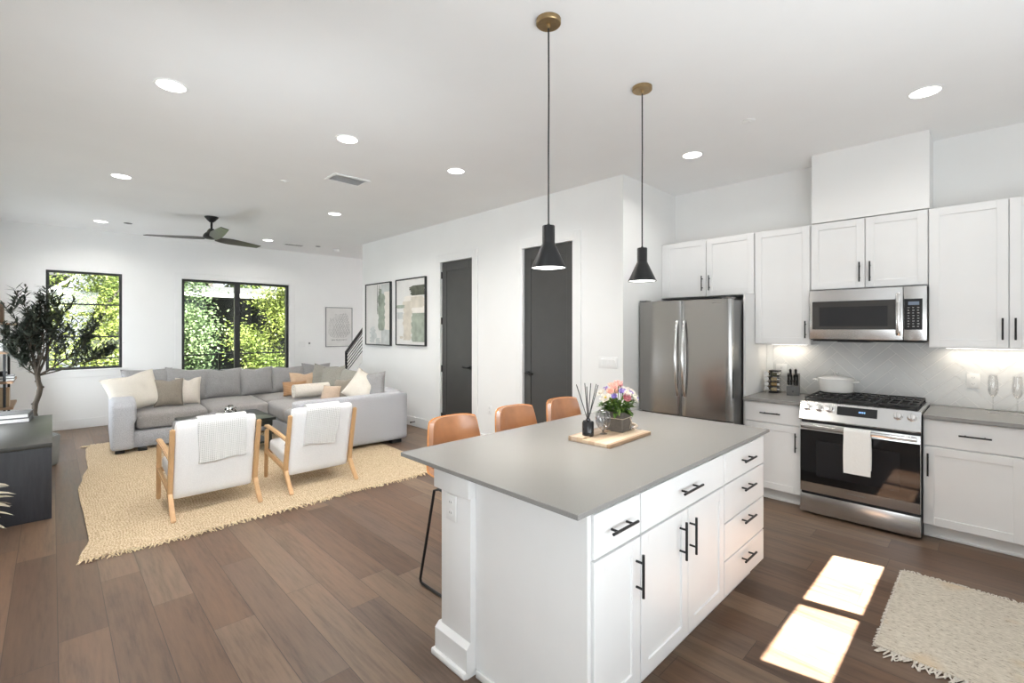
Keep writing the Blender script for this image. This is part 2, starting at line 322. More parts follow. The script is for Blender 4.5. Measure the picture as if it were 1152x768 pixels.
# ------------------------------------------------------------------ mesh helpers
WL = {}
class MB:
    def __init__(self): self.bm = bmesh.new(); self.mi = 0
    def _mark(self, n0):
        self.bm.faces.ensure_lookup_table()
        for f in self.bm.faces[n0:]: f.material_index = self.mi
    def box(self, x0, x1, y0, y1, z0, z1, bev=0.0, seg=1, mtx=None):
        b = bmesh.new()
        v = [b.verts.new((x, y, z)) for x in (x0, x1) for y in (y0, y1) for z in (z0, z1)]
        for q in ((0, 1, 3, 2), (4, 6, 7, 5), (0, 4, 5, 1), (2, 3, 7, 6), (0, 2, 6, 4), (1, 5, 7, 3)): b.faces.new([v[i] for i in q])
        if bev > 0:
            bmesh.ops.bevel(b, geom=list(b.edges), offset=min(bev, 0.49 * min(abs(x1 - x0), abs(y1 - y0), abs(z1 - z0))), segments=seg, affect='EDGES', profile=0.5)
        if mtx is not None: b.transform(mtx)
        self.merge(b); return self
    def merge(self, b):
        n0 = len(self.bm.faces); mp = {}
        for v in b.verts: mp[v] = self.bm.verts.new(v.co)
        for f in b.faces:
            try: self.bm.faces.new([mp[v] for v in f.verts])
            except ValueError: pass
        b.free(); self._mark(n0)
    def grid(self, fn, nu, nv, cu=False, cv=False):
        n0 = len(self.bm.faces)
        U = nu if cu else nu + 1; V = nv if cv else nv + 1
        vs = [[self.bm.verts.new(fn(i / nu, j / nv)) for j in range(V)] for i in range(U)]
        for i in range(nu):
            for j in range(nv):
                a, b = (i + 1) % U, (j + 1) % V
                self.bm.faces.new((vs[i][j], vs[a][j], vs[a][b], vs[i][b]))
        self._mark(n0); return vs
    def tube(self, pts, r, n=8, cap=True, closed=False):
        n0 = len(self.bm.faces)
        pts = [Vector(p) for p in pts]; N = len(pts)
        rs = r if isinstance(r, (list, tuple)) else [r] * N
        rings = []; up = None
        for i, p in enumerate(pts):
            a = pts[(i - 1) % N] if (closed or i > 0) else p; b = pts[(i + 1) % N] if (closed or i < N - 1) else p
            d = (b - a).normalized()
            if up is None: up = Vector((0, 0, 1)) if abs(d.z) < 0.9 else Vector((1, 0, 0))
            s = d.cross(up).normalized(); up = s.cross(d).normalized()
            rings.append([self.bm.verts.new(p + (s * math.cos(2 * PI * k / n) + up * math.sin(2 * PI * k / n)) * rs[i]) for k in range(n)])
        for i in range(N if closed else N - 1):
            A, B = rings[i], rings[(i + 1) % N]
            for k in range(n): self.bm.faces.new((A[k], A[(k + 1) % n], B[(k + 1) % n], B[k]))
        if cap and not closed:
            self.bm.faces.new(list(reversed(rings[0]))); self.bm.faces.new(rings[-1])
        self._mark(n0); return self
    def cyl(self, p0, p1, r0, r1=None, n=20): return self.tube([p0, p1], [r0, r0 if r1 is None else r1], n)
    def lathe(self, prof, c=(0, 0, 0), n=28, mtx=None):
        n0 = len(self.bm.faces); rings = []
        T = (mtx or Matrix()); c = Vector(c)
        for r, z in prof:
            if r < 1e-6: rings.append([self.bm.verts.new(T @ (c + Vector((0, 0, z))))])
            else: rings.append([self.bm.verts.new(T @ (c + Vector((r * math.cos(2 * PI * k / n), r * math.sin(2 * PI * k / n), z)))) for k in range(n)])
        for A, B in zip(rings, rings[1:]):
            for k in range(n):
                a0 = A[k % len(A)]; a1 = A[(k + 1) % len(A)]; b0 = B[k % len(B)]; b1 = B[(k + 1) % len(B)]
                q = []
                for v in (a0, a1, b1, b0):
                    if v not in q: q.append(v)
                if len(q) > 2: self.bm.faces.new(q)
        self._mark(n0); return self
    def prism(self, poly, axis, a, b):
        n0 = len(self.bm.faces)
        def P(u, v, w): return {'X': (w, u, v), 'Y': (u, w, v), 'Z': (u, v, w)}[axis]
        A = [self.bm.verts.new(P(u, v, a)) for u, v in poly]; B = [self.bm.verts.new(P(u, v, b)) for u, v in poly]
        self.bm.faces.new(A); self.bm.faces.new(list(reversed(B)))
        for i in range(len(poly)): j = (i + 1) % len(poly); self.bm.faces.new((A[i], B[i], B[j], A[j]))
        self._mark(n0); return self
    def soft(self, c, s, r, puff=0.0, n=10, wrinkle=0.0, puff_all=False):
        b = bmesh.new(); bmesh.ops.create_cube(b, size=2.0)
        bmesh.ops.subdivide_edges(b, edges=list(b.edges), cuts=n, use_grid_fill=True)
        h = [s[0] / 2, s[1] / 2, s[2] / 2]; rr = min(r, *h)
        for v in b.verts:
            u = v.co.copy()
            p = Vector([max(-1, min(1, math.copysign(abs(u[i]) ** 0.8, u[i]))) * h[i] for i in range(3)])
            q = Vector([max(-(h[i] - rr), min(h[i] - rr, p[i])) for i in range(3)])
            d = p - q
            if d.length > 1e-9: p = q + d.normalized() * rr
            ux, uy, uz = p.x / h[0], p.y / h[1], p.z / h[2]
            if uz > 0: p.z += puff * (1 - ux * ux) * (1 - uy * uy) * uz
            if puff_all:
                p.y += puff * (1 - ux * ux) * (1 - uz * uz) * uy
            if wrinkle:
                p += Vector((0, 0, 1)) * wrinkle * noise.noise((p + Vector(c)) * 6)
            v.co = p + Vector(c)
        self.merge(b); return self
    def build(self, name, mats, parent=None, smooth=35, origin=None):
        bmesh.ops.recalc_face_normals(self.bm, faces=list(self.bm.faces))
        off = Vector((0, 0, 0))
        if parent is not None: off = WL.get(parent.name, off)
        elif origin is not None: off = Vector(origin)
        if off.length > 0: bmesh.ops.translate(self.bm, verts=list(self.bm.verts), vec=-off)
        me = bpy.data.meshes.new(name); self.bm.to_mesh(me); self.bm.free()
        for m_ in (mats if isinstance(mats, (list, tuple)) else [mats]): me.materials.append(m_ if not isinstance(m_, str) else M[m_])
        if smooth:
            for p in me.polygons: p.use_smooth = True
            me.set_sharp_from_angle(angle=R(smooth))
        o = bpy.data.objects.new(name, me); COL.objects.link(o)
        if parent is not None:
            o.parent = parent
            WL[o.name] = off
        elif origin is not None:
            o.location = origin; WL[o.name] = off
        return o

def tag(o, label, cat, group=None):
    o['label'] = label; o['category'] = cat
    if group: o['group'] = group
    return o
def thing(name, label, cat, loc=(0, 0, 0), rz=0.0, group=None, world=False):
    """An Empty at the thing's base. world=True: the parts are written in world coordinates."""
    o = bpy.data.objects.new(name, None); COL.objects.link(o); o.empty_display_size = 0.1
    o.location = loc; o.rotation_euler = (0, 0, rz)
    if world: WL[o.name] = Vector(loc)
    return tag(o, label, cat, group)
def struct(o): o['kind'] = 'structure'; return o
def plabel(o, label): o['label'] = label; return o
def dup(root, loc, rz, label, group=None):
    c = root.copy(); COL.objects.link(c); c.location = loc; c.rotation_euler = (0, 0, rz); c['label'] = label
    if group: c['group'] = group
    def rec(src, dst):
        for ch in list(src.children):
            k = ch.copy(); COL.objects.link(k); k.parent = dst; rec(ch, k)
    rec(root, c); return c
def text_mesh(name, body, size, mtx, m_, parent, extrude=0.0004, spacing=1.0):
    cu = bpy.data.curves.new(name, 'FONT'); cu.body = body; cu.size = size; cu.extrude = extrude; cu.align_x = 'CENTER'; cu.align_y = 'CENTER'; cu.space_character = spacing
    tmp = bpy.data.objects.new(name + '_curve', cu); COL.objects.link(tmp)
    dg = bpy.context.evaluated_depsgraph_get(); me = bpy.data.meshes.new_from_object(tmp.evaluated_get(dg))
    bpy.data.objects.remove(tmp); bpy.data.curves.remove(cu)
    me.transform(mtx); me.materials.clear(); me.materials.append(M[m_])
    off = WL.get(parent.name)
    if off is not None: me.transform(Matrix.Translation(-off))
    o = bpy.data.objects.new(name, me); COL.objects.link(o); o.parent = parent; WL[o.name] = off or Vector()
    return o
FACE_X = Matrix(((0, 0, -1), (-1, 0, 0), (0, 1, 0)))      # text facing -X (reads towards -Y)
FACE_Y = Matrix(((1, 0, 0), (0, 0, -1), (0, 1, 0)))       # text facing -Y (reads towards +X)
def place(m3, loc): return Matrix.Translation(loc) @ m3.to_4x4()

# ------------------------------------------------------------------ the room
YF, XC, XK, YR, XL, YB, CZ = 9.864, 4.09, 5.20, 2.592, -0.56, -1.30, 3.085
b = MB(); b.box(XL, 6.6, YB, YF, -0.12, 0.0); struct(b.build('floor', 'floor', smooth=0))
b = MB(); b.box(XL - 0.15, 6.75, YB - 0.15, YF + 0.15, CZ, CZ + 0.25); struct(b.build('ceiling', 'ceiling', smooth=0))
def wall_y(name, y0, y1, x0, x1, holes, z1=CZ, mt='wall'):
    """wall spanning X with rectangular holes (hx0,hx1,hz0,hz1)"""
    b = MB(); xs = x0
    for hx0, hx1, hz0, hz1 in sorted(holes):
        b.box(xs, hx0, y0, y1, 0, z1)
        if hz0 > 0.001: b.box(hx0, hx1, y0, y1, 0, hz0)
        if hz1 < z1: b.box(hx0, hx1, y0, y1, hz1, z1)
        xs = hx1
    b.box(xs, x1, y0, y1, 0, z1)
    return struct(b.build(name, mt, smooth=0))
WX0, WX1, WZ0, WZ1 = -0.07, 0.81, 0.905, 2.42
DX0, DX1, DZ1 = 1.61, 3.395, 2.405
wall_y('wall_far', YF, YF + 0.15, XL - 0.15, 6.75, [(WX0, WX1, WZ0, WZ1), (DX0, DX1, 0, DZ1)])
D1 = (4.94, 5.69, 2.515); D2 = (3.215, 4.0, 2.515)
b = MB(); ys = YR
for y0, y1, zt in (D2, D1):
    b.box(XC, XC + 0.14, ys, y0, 0, CZ); b.box(XC, XC + 0.14, y0, y1, zt, CZ); ys = y1
b.box(XC, XC + 0.14, ys, 8.13, 0, CZ)
struct(b.build('wall_corridor', 'wall', smooth=0))
b = MB(); b.box(XC + 0.14, XK, YR, YR + 0.12, 0, CZ); struct(b.build('wall_return', 'wall', smooth=0))
b = MB(); b.box(XK, XK + 0.15, YB, YR + 0.12, 0, CZ); struct(b.build('wall_kitchen', 'wall', smooth=0))
b = MB(); b.box(XL - 0.15, XL, YB, YF, 0, CZ); struct(b.build('wall_left', 'wall', smooth=0))
TX = 0.19 * (-1)
# back wall with the high two-light window the sun comes through (sizes follow from the sun's angle)
def back_hit(x, y):   # where the sun ray through floor point (x,y) crosses the back wall plane
    t = (y - YB) / SUN_DIR.y; return x - SUN_DIR.x * t, -SUN_DIR.z * t
bx0, bz0 = back_hit(2.32, 0.495); bx1, bz1 = back_hit(3.85, 0.795)
bxa, _ = back_hit(3.02, 0.64); bxb, _ = back_hit(3.09, 0.64)
bx0 = back_hit(2.385, 0.64)[0]; bx1 = back_hit(3.826, 0.64)[0]
wall_y('wall_back', YB - 0.04, YB, XL - 0.15, XK + 0.15, [(bx0, bxa, bz0, bz1), (bxb, bx1, bz0, bz1)])
b = MB(); b.box(6.6, 6.75, 8.0, YF, 0, CZ); struct(b.build('wall_stair_end', 'wall', smooth=0))
b = MB(); b.box(5.3, 5.45, 2.8, 8.3, 0, CZ); struct(b.build('wall_stair_side', 'wall', smooth=0))

def baseboard(name, boxes):
    b = MB()
    for q in boxes: b.box(*q, bev=0.004)
    struct(b.build(name, 'trim'))
baseboard('baseboard_far', [(XL, 1.50, YF - 0.016, YF - 0.0005, 0, 0.145), (3.50, 5.3, YF - 0.016, YF - 0.0005, 0, 0.145)])
baseboard('baseboard_corridor', [(XC - 0.016, XC - 0.0005, 5.80, 8.13, 0, 0.145), (XC - 0.016, XC - 0.0005, 4.11, 4.83, 0, 0.145), (XC - 0.016, XC - 0.0005, YR, 3.105, 0, 0.145)])
baseboard('baseboard_left', [(XL + 0.0005, XL + 0.016, YB, YF - 0.02, 0, 0.145)])

# window_1 (three lights, black frame) and the glazed sliding door_3
def win_thing(name): o = bpy.data.objects.new(name, None); COL.objects.link(o); return struct(o)
w1 = win_thing('window_1')
yw = YF + 0.03
b = MB()
for q in ((WX0, WX1, WZ1 - 0.035, WZ1), (WX0, WX1, WZ0, WZ0 + 0.035), (WX0, WX0 + 0.035, WZ0 + 0.035, WZ1 - 0.035), (WX1 - 0.035, WX1, WZ0 + 0.035, WZ1 - 0.035)):
    b.box(q[0], q[1], yw, yw + 0.06, q[2], q[3], 0.003)
b.build('window_frame', 'black_frame', w1)
b = MB()
for k in (1, 2):
    z = WZ0 + (WZ1 - WZ0) * k / 3; b.box(WX0 + 0.035, WX1 - 0.035, yw + 0.012, yw + 0.045, z - 0.011, z + 0.011, 0.002)
b.build('glazing_bar', 'black_frame', w1)
b = MB(); b.box(WX0 + 0.03, WX1 - 0.03, yw + 0.025, yw + 0.031, WZ0 + 0.03, WZ1 - 0.03); b.build('window_pane', 'pane', w1, 0)
b = MB(); b.box(WX0 - 0.07, WX1 + 0.07, YF - 0.03, YF - 0.0005, WZ0 - 0.03, WZ0, 0.004); b.box(WX0 - 0.05, WX1 + 0.05, YF - 0.014, YF - 0.0005, WZ0 - 0.12, WZ0 - 0.03, 0.003); b.build('window_sill', 'trim', w1)
d3 = win_thing('door_3')
b = MB()
b.box(DX0, DX1, yw, yw + 0.09, DZ1 - 0.04, DZ1, 0.003); b.box(DX0, DX1, yw, yw + 0.09, 0, 0.04, 0.003)
b.box(DX0, DX0 + 0.045, yw, yw + 0.09, 0.04, DZ1 - 0.04, 0.003); b.box(DX1 - 0.045, DX1, yw, yw + 0.09, 0.04, DZ1 - 0.04, 0.003)
b.build('door_frame', 'black_frame', d3)
b = MB(); b.box(2.435, 2.525, yw + 0.005, yw + 0.075, 0.04, DZ1 - 0.04, 0.003); b.build('meeting_stile', 'black_frame', d3)
for x0, x1, dy in ((DX0 + 0.045, 2.435, 0.03), (2.525, DX1 - 0.045, 0.05)):
    b = MB(); b.box(x0, x1, yw + dy, yw + dy + 0.006, 0.04, DZ1 - 0.04); b.build('door_pane', 'pane', d3, 0)
b = MB(); cw = 0.10
b.box(DX0 - cw, DX0 - 0.003, YF - 0.016, YF - 0.0005, 0, DZ1 + cw, 0.003); b.box(DX1 + 0.003, DX1 + cw, YF - 0.016, YF - 0.0005, 0, DZ1 + cw, 0.003); b.box(DX0 - 0.003, DX1 + 0.003, YF - 0.016, YF - 0.0005, DZ1 + 0.002, DZ1 + cw, 0.003)
b.build('door_casing', 'trim', d3)

# charcoal interior doors in the corridor wall
def shaker(b, x0, x1, z0, z1, y, t=0.02, sw=0.058, rec=0.008, bev=0.0015, rail=None):
    rail = rail or sw
    b.box(x0, x0 + sw, y - t, y, z0, z1, bev); b.box(x1 - sw, x1, y - t, y, z0, z1, bev)
    b.box(x0 + sw, x1 - sw, y - t, y, z1 - rail, z1, bev); b.box(x0 + sw, x1 - sw, y - t, y, z0, z0 + rail, bev)
    b.box(x0 + sw - 0.002, x1 - sw + 0.002, y - t + rec, y - 0.001, z0 + rail - 0.002, z1 - rail + 0.002)
def inner_door(name, y0, y1, zt, handle_at, hinges_at):
    d = win_thing(name); w = y1 - y0
    T = Matrix.Translation((XC, y1, 0)) @ Matrix.Rotation(-PI / 2, 4, 'Z')
    b = MB(); shaker(b, 0.012, w - 0.012, 0.012, zt - 0.012, 0.06, 0.04, 0.105, 0.009, 0.003, 0.13); b.bm.transform(T); b.build('door_leaf', 'door', d)
    b = MB()   # jamb lining and casing
    b.box(-0.02, 0.009, -0.016, 0.14, 0, zt, 0.002); b.box(w - 0.009, w + 0.02, -0.016, 0.14, 0, zt, 0.002); b.box(-0.02, w + 0.02, -0.016, 0.14, zt - 0.009, zt + 0.02, 0.002)
    b.box(-0.105, -0.015, -0.018, -0.0005, 0, zt + 0.10, 0.003); b.box(w + 0.015, w + 0.105, -0.018, -0.0005, 0, zt + 0.10, 0.003); b.box(-0.015, w + 0.015, -0.018, -0.0005, zt + 0.012, zt + 0.10, 0.003)
    b.bm.transform(T); b.build('door_casing', 'trim', d)
    b = MB(); hx = w - 0.075 if handle_at == 'R' else 0.075; s = -1 if handle_at == 'R' else 1
    b.cyl((hx, 0.02, 1.0), (hx, 0.008, 1.0), 0.03); b.cyl((hx, 0.012, 1.0), (hx, -0.035, 1.0), 0.011)
    b.tube([(hx, -0.033, 1.0), (hx + s * 0.03, -0.036, 1.0), (hx + s * 0.12, -0.034, 1.0)], 0.010, 10)
    b.bm.transform(T); b.build('door_handle', 'black', d)
    if hinges_at:
        for z in (0.25, 0.95, 1.65, 2.32):
            b = MB(); b.cyl((0.010, 0.012, z - 0.05), (0.010, 0.012, z + 0.05), 0.011, n=10); b.box(-0.006, 0.012, 0.004, 0.018, z - 0.05, z + 0.05); b.bm.transform(T); b.build('door_hinge', 'black', d)
inner_door('door_1', *D1, 'R', True)
inner_door('door_2', *D2, 'L', False)

# chase above the microwave and the herringbone splashback
b = MB(); b.box(4.865, XK, 0.345, 1.135, 2.478, CZ); struct(b.build('wall_chase', 'wall', smooth=0))
bs = MB(); bs.box(XK - 0.006, XK - 0.0005, YB + 0.02, 1.55, 0.916, 1.42); bso = struct(bs.build('wall_splashback', 'grout', smooth=0))
def clip(poly, u0, u1, v0, v1):
    for ax, lim, sg in ((0, u0, 1), (0, u1, -1), (1, v0, 1), (1, v1, -1)):
        out = []
        for i in range(len(poly)):
            p, q = poly[i - 1], poly[i]; dp = (p[ax] - lim) * sg; dq = (q[ax] - lim) * sg
            if (dp >= 0) != (dq >= 0):
                t = dp / (dp - dq); out.append((p[0] + (q[0] - p[0]) * t, p[1] + (q[1] - p[1]) * t))
            if dq >= 0: out.append(q)
        poly = out
        if len(poly) < 3: return []
    return poly
b = MB(); tw, tl, gp = 0.075, 0.30, 0.0042; n4 = 4
ca, sa = math.cos(PI / 4), math.sin(PI / 4)
for i in range(-60, 60):
    for j in range(-12, 12):
        for kind in (0, 1):
            # herringbone lattice: stepped rows of horizontal and vertical blocks
            ox = (i + 2 * n4 * j) * tw; oy = i * tw
            if kind == 0: r = (ox, oy, ox + tl, oy + tw)
            else: r = (ox + tl, oy + tw - tl, ox + tl + tw, oy + tw)
            r = (r[0] + gp / 2, r[1] + gp / 2, r[2] - gp / 2, r[3] - gp / 2)
            pts = [(r[0], r[1]), (r[2], r[1]), (r[2], r[3]), (r[0], r[3])]
            pts = [(p[0] * ca - p[1] * sa, p[0] * sa + p[1] * ca) for p in pts]
            if max(p[0] for p in pts) < -1.6 or min(p[0] for p in pts) > 1.8 or max(p[1] for p in pts) < 0.8 or min(p[1] for p in pts) > 1.5: continue
            pts = clip(pts, YB + 0.03, 1.548, 0.918, 1.418)
            if len(pts) >= 3: b.prism(pts, 'X', XK - 0.0095, XK - 0.0055)
b.build('splashback_tiles', 'tile', bso, 0)

# stairs behind the corridor wall, rising towards the viewer
b = MB()
slope = 0.65; zt0 = 0.62 + slope * 8.97
def zst(y): return zt0 - slope * y
b.prism([(9.60, 0.0), (9.60, max(0.02, zst(9.6))), (8.2, zst(8.2)), (8.2, zst(8.2) - 0.32), (8.9, 0.0)], 'X', 4.30, 4.36)
for k in range(7):
    y1 = 9.55 - k * 0.27; b.box(4.36, 5.28, y1 - 0.27, y1, 0, 0.18 * (k + 1), 0.004)
struct(b.build('trim_stairs', 'trim', smooth=0))
t = thing('stair_railing', 'black metal stair railing rising behind the wall end beside the sofa', 'railing', (4.33, 9.32, 0.32), world=True)
b = MB(); b.box(4.312, 4.348, 9.30, 9.34, zst(9.32) - 0.03, 1.06, 0.003); b.build('newel_post', 'black', t)
for k in range(7):
    dz = 1.045 - zst(9.32) - k * 0.068; r = 0.020 if k == 0 else 0.0075
    b = MB()
    if k == 0: b.prism([(9.335, 1.06), (8.2, 1.06 + slope * 1.135), (8.2, 1.015 + slope * 1.135), (9.335, 1.015)], 'X', 4.31, 4.35)
    else: b.tube([(4.33, 9.31, zst(9.31) + dz), (4.33, 8.2, zst(8.2) + dz)], r, 6)
    b.build('handrail' if k == 0 else 'rail_bar', 'black', t)
b = MB(); b.box(4.312, 4.348, 8.2, 8.24, zst(8.22) - 0.03, 1.06 + slope * 1.10, 0.003); b.build('newel_post', 'black', t)

# ------------------------------------------------------------------ kitchen: cabinets
def pull(b, x, z, L, y, vertical):
    r = 0.0058; p = L * 0.30
    if vertical:
        b.cyl((x, y - 0.032, z - L / 2), (x, y - 0.032, z + L / 2), r, n=10)
        for s in (-1, 1): b.cyl((x, y, z + s * p), (x, y - 0.032, z + s * p), r * 0.85, n=8)
    else:
        b.cyl((x - L / 2, y - 0.032, z), (x + L / 2, y - 0.032, z), r, n=10)
        for s in (-1, 1): b.cyl((x + s * p, y, z), (x + s * p, y - 0.032, z), r * 0.85, n=8)
def cabinet(name, label, cat, loc, rz, w, d, z0, z1, fronts, toe=0.0, group=None, sides=True):
    """front face at local y=0, body behind it; fronts = (kind, x0, x1, z0, z1, hx, hz, vertical, L)"""
    t = thing(name, label, cat, (loc[0], loc[1], 0 if toe else z0), rz, group)
    o = 0 if toe else -z0
    b = MB()
    b.box(0.0005, w - 0.0005, 0.0, d, z0 + o, z1 + o, 0.001)
    if toe: b.box(0.0005, w - 0.0005, 0.075, d, 0.001, z0, 0.0); 
    b.build('carcass', 'cabinet', t)
    if toe:
        b = MB(); b.box(0, w, 0.066, 0.0745, 0.0, z0 - 0.001, 0.0015); b.box(0, w, 0.058, 0.0658, 0.0, 0.018, 0.003); b.build('toe_board', 'trim', t)
    for kind, x0, x1, a, c, hx, hz, vert, L in fronts:
        b = MB(); g = 0.0015
        if kind == 'door': shaker(b, x0 + g, x1 - g, a + o + g, c + o - g, -0.0005)
        else: b.box(x0 + g, x1 - g, -0.0205, -0.0005, a + o + g, c + o - g, 0.002)
        f = b.build('door' if kind == 'door' else 'drawer', 'cabinet', t)
        b = MB(); pull(b, hx, hz + o, L, -0.0205, vert); plabel(b.build('handle', 'black', f), 'black bar handle')
    return t
XB = 4.60
cabinet('base_cabinet', 'white base cabinet between the fridge and the range, with one drawer over one door', 'cabinet', (XB, 1.610), -PI / 2, 0.468, 0.594, 0.105, 0.884,
        [('drawer', 0.004, 0.464, 0.702, 0.878, 0.225, 0.787, False, 0.165), ('door', 0.004, 0.464, 0.110, 0.695, 0.425, 0.56, True, 0.165)], toe=1)
cabinet('base_cabinet', 'white base cabinet to the right of the range, with one drawer over one door', 'cabinet', (XB, 0.362), -PI / 2, 0.52, 0.594, 0.105, 0.884,
        [('drawer', 0.004, 0.516, 0.688, 0.878, 0.275, 0.787, False, 0.165), ('door', 0.004, 0.516, 0.110, 0.681, 0.030, 0.552, True, 0.165)], toe=1)
cabinet('base_cabinet', 'white base cabinet at the right edge of the photo, mostly out of frame', 'cabinet', (XB, -0.160), -PI / 2, 0.9, 0.594, 0.105, 0.884,
        [('drawer', 0.004, 0.896, 0.688, 0.878, 0.45, 0.787, False, 0.165), ('door', 0.004, 0.45, 0.110, 0.681, 0.42, 0.552, True, 0.165), ('door', 0.45, 0.896, 0.110, 0.681, 0.48, 0.552, True, 0.165)], toe=1)
XU = 4.872
UG = None
cabinet('wall_cabinet', 'wide low white wall cabinet above the fridge with two doors', 'cabinet', (XU, 2.588), -PI / 2, 0.975, 0.326, 1.872, 2.470,
        [('door', 0.045, 0.505, 1.876, 2.466, 0.470, 2.01, True, 0.155), ('door', 0.508, 0.972, 1.876, 2.466, 0.545, 2.01, True, 0.155)])
cabinet('wall_cabinet', 'tall white single-door wall cabinet between the fridge and the microwave', 'cabinet', (XU, 1.610), -PI / 2, 0.465, 0.317, 1.395, 2.470,
        [('door', 0.003, 0.462, 1.399, 2.466, 0.432, 1.532, True, 0.155)])
cabinet('wall_cabinet', 'white two-door wall cabinet directly above the microwave', 'cabinet', (XU, 1.142), -PI / 2, 0.79, 0.317, 1.878, 2.470,
        [('door', 0.003, 0.394, 1.882, 2.466, 0.360, 2.015, True, 0.165), ('door', 0.397, 0.787, 1.882, 2.466, 0.430, 2.015, True, 0.165)])
cabinet('wall_cabinet', 'tall white two-door wall cabinet right of the microwave, over the outlet', 'cabinet', (XU, 0.350), -PI / 2, 0.86, 0.317, 1.395, 2.470,
        [('door', 0.003, 0.428, 1.399, 2.466, 0.398, 1.538, True, 0.155), ('door', 0.431, 0.857, 1.399, 2.466, 0.461, 1.538, True, 0.155)])
b = MB(); b.box(4.62, XK - 0.002, 1.6115, 1.632, 0, 1.87, 0.0015); tag(b.build('fridge_panel', 'cabinet', origin=(4.9, 1.62, 0)), 'tall white end panel standing against the right side of the fridge', 'panel')
b = MB(); b.box(4.545, XK - 0.010, 1.140, 1.610, 0.8845, 0.914, 0.002); tag(b.build('worktop', 'quartz', origin=(4.87, 1.375, 0.885)), 'grey stone worktop left of the range, under the knife block', 'worktop')
b = MB(); b.box(4.545, XK - 0.010, -1.06, 0.358, 0.8845, 0.914, 0.002); tag(b.build('worktop', 'quartz', origin=(4.87, -0.3, 0.885)), 'grey stone worktop right of the range, below the outlet', 'worktop')
# under-cabinet lights
for (y0, y1, wh, pw) in ((1.22, 1.54, 'left', 0.45), (-0.45, 0.27, 'right', 1.1)):
    t = thing('cabinet_light', 'slim light strip under the tall wall cabinet %s of the microwave' % wh, 'light', (5.10, (y0 + y1) / 2, 1.395), world=True)
    b = MB(); b.box(5.085, 5.125, y0, y1, 1.386, 1.3945, 0.002); b.build('housing', 'plastic_white', t)
    b = MB(); b.box(5.090, 5.120, y0 + 0.01, y1 - 0.01, 1.3845, 1.3858); b.build('diffuser', 'glow', t, 0)
    lamp('strip_lamp', 'AREA', (0, 0, -0.014), (0, 0, 0), pw, (1.0, 0.86, 0.66), t, shape='RECTANGLE', size=0.03, size_y=y1 - y0 - 0.03)

# ------------------------------------------------------------------ fridge
t = thing('refrigerator', 'stainless steel french-door refrigerator with two curved handles', 'refrigerator', (4.345, 2.575, 0), -PI / 2)
W = 0.935
b = MB(); b.box(0.004, W - 0.004, 0.075, 0.75, 0.02, 1.80, 0.004); plabel(b.build('case', 'steel_side', t), 'dark grey side of the case')
b = MB(); b.box(0.01, W - 0.01, 0.03, 0.12, 0.0, 0.055, 0.003); b.build('base_grille', 'dark_plastic', t)
def curved_front(b, x0, x1, z0, z1, thick=0.07, bow=0.016, rr=0.012):
    def fn(u, v):
        prof = [(0, 1), (0, 0.12), (0.012, 0), (0.05, 0), (0.95, 0), (0.988, 0), (1, 0.12), (1, 1)]
        x = x0 + (x1 - x0) * u
        return x, v
    N = 16; pts = [(x0, thick)]
    for i in range(N + 1):
        u = i / N; x = x0 + (x1 - x0) * u; e = min(u, 1 - u) * (x1 - x0)
        yy = bow * (abs((x - W / 2) / (W / 2)) ** 2)
        if e < rr: yy += rr - math.sqrt(max(0, rr * rr - (rr - e) ** 2))
        pts.append((x, yy))
    pts.append((x1, thick))
    b.prism(pts, 'Z', z0, z1)
for x0, x1, hx in ((0.002, W / 2 - 0.002, W / 2 - 0.036), (W / 2 + 0.002, W - 0.002, W / 2 + 0.036)):
    b = MB(); curved_front(b, x0, x1, 0.70, 1.812); dr = b.build('door', 'steel_fridge', t, 30)
    b = MB(); pts = []
    for k in range(15):
        u = k / 14; z = 0.885 + 0.73 * u; pts.append((hx, -0.012 - 0.048 * math.sin(PI * u) ** 0.8, z))
    for k in range(len(pts) - 1): pass
    b.grid(lambda u, v: (hx + 0.014 * math.cos(2 * PI * v), -0.006 - 0.050 * max(0.0, math.sin(PI * u)) ** 0.7 + 0.009 * math.sin(2 * PI * v), 0.885 + 0.73 * u), 24, 12, cv=True)
    b.cyl((hx, 0.004, 0.890), (hx, -0.012, 0.890), 0.012, n=10); b.cyl((hx, 0.004, 1.610), (hx, -0.012, 1.610), 0.012, n=10)
    plabel(b.build('handle', 'chrome', dr), 'bright curved metal handle')
b = MB(); curved_front(b, 0.002, W - 0.002, 0.06, 0.69); fz = b.build('freezer_drawer', 'steel_fridge', t, 30)
b = MB(); b.tube([(0.12, 0.004, 0.62), (0.12, -0.045, 0.62), (W - 0.12, -0.045, 0.62), (W - 0.12, 0.004, 0.62)], 0.013, 12); b.build('handle', 'chrome', fz)
for x in (0.045, W - 0.045):
    b = MB(); b.box(x - 0.04, x + 0.04, 0.02, 0.12, 1.8125, 1.828, 0.006, 2); b.build('hinge_cover', 'steel_side', t)
text_mesh('wordmark', 'SAMSUNG', 0.016, place(FACE_Y, (W - 0.13, 0.0045, 1.775)), 'keys', t, 0.0008, 1.2)

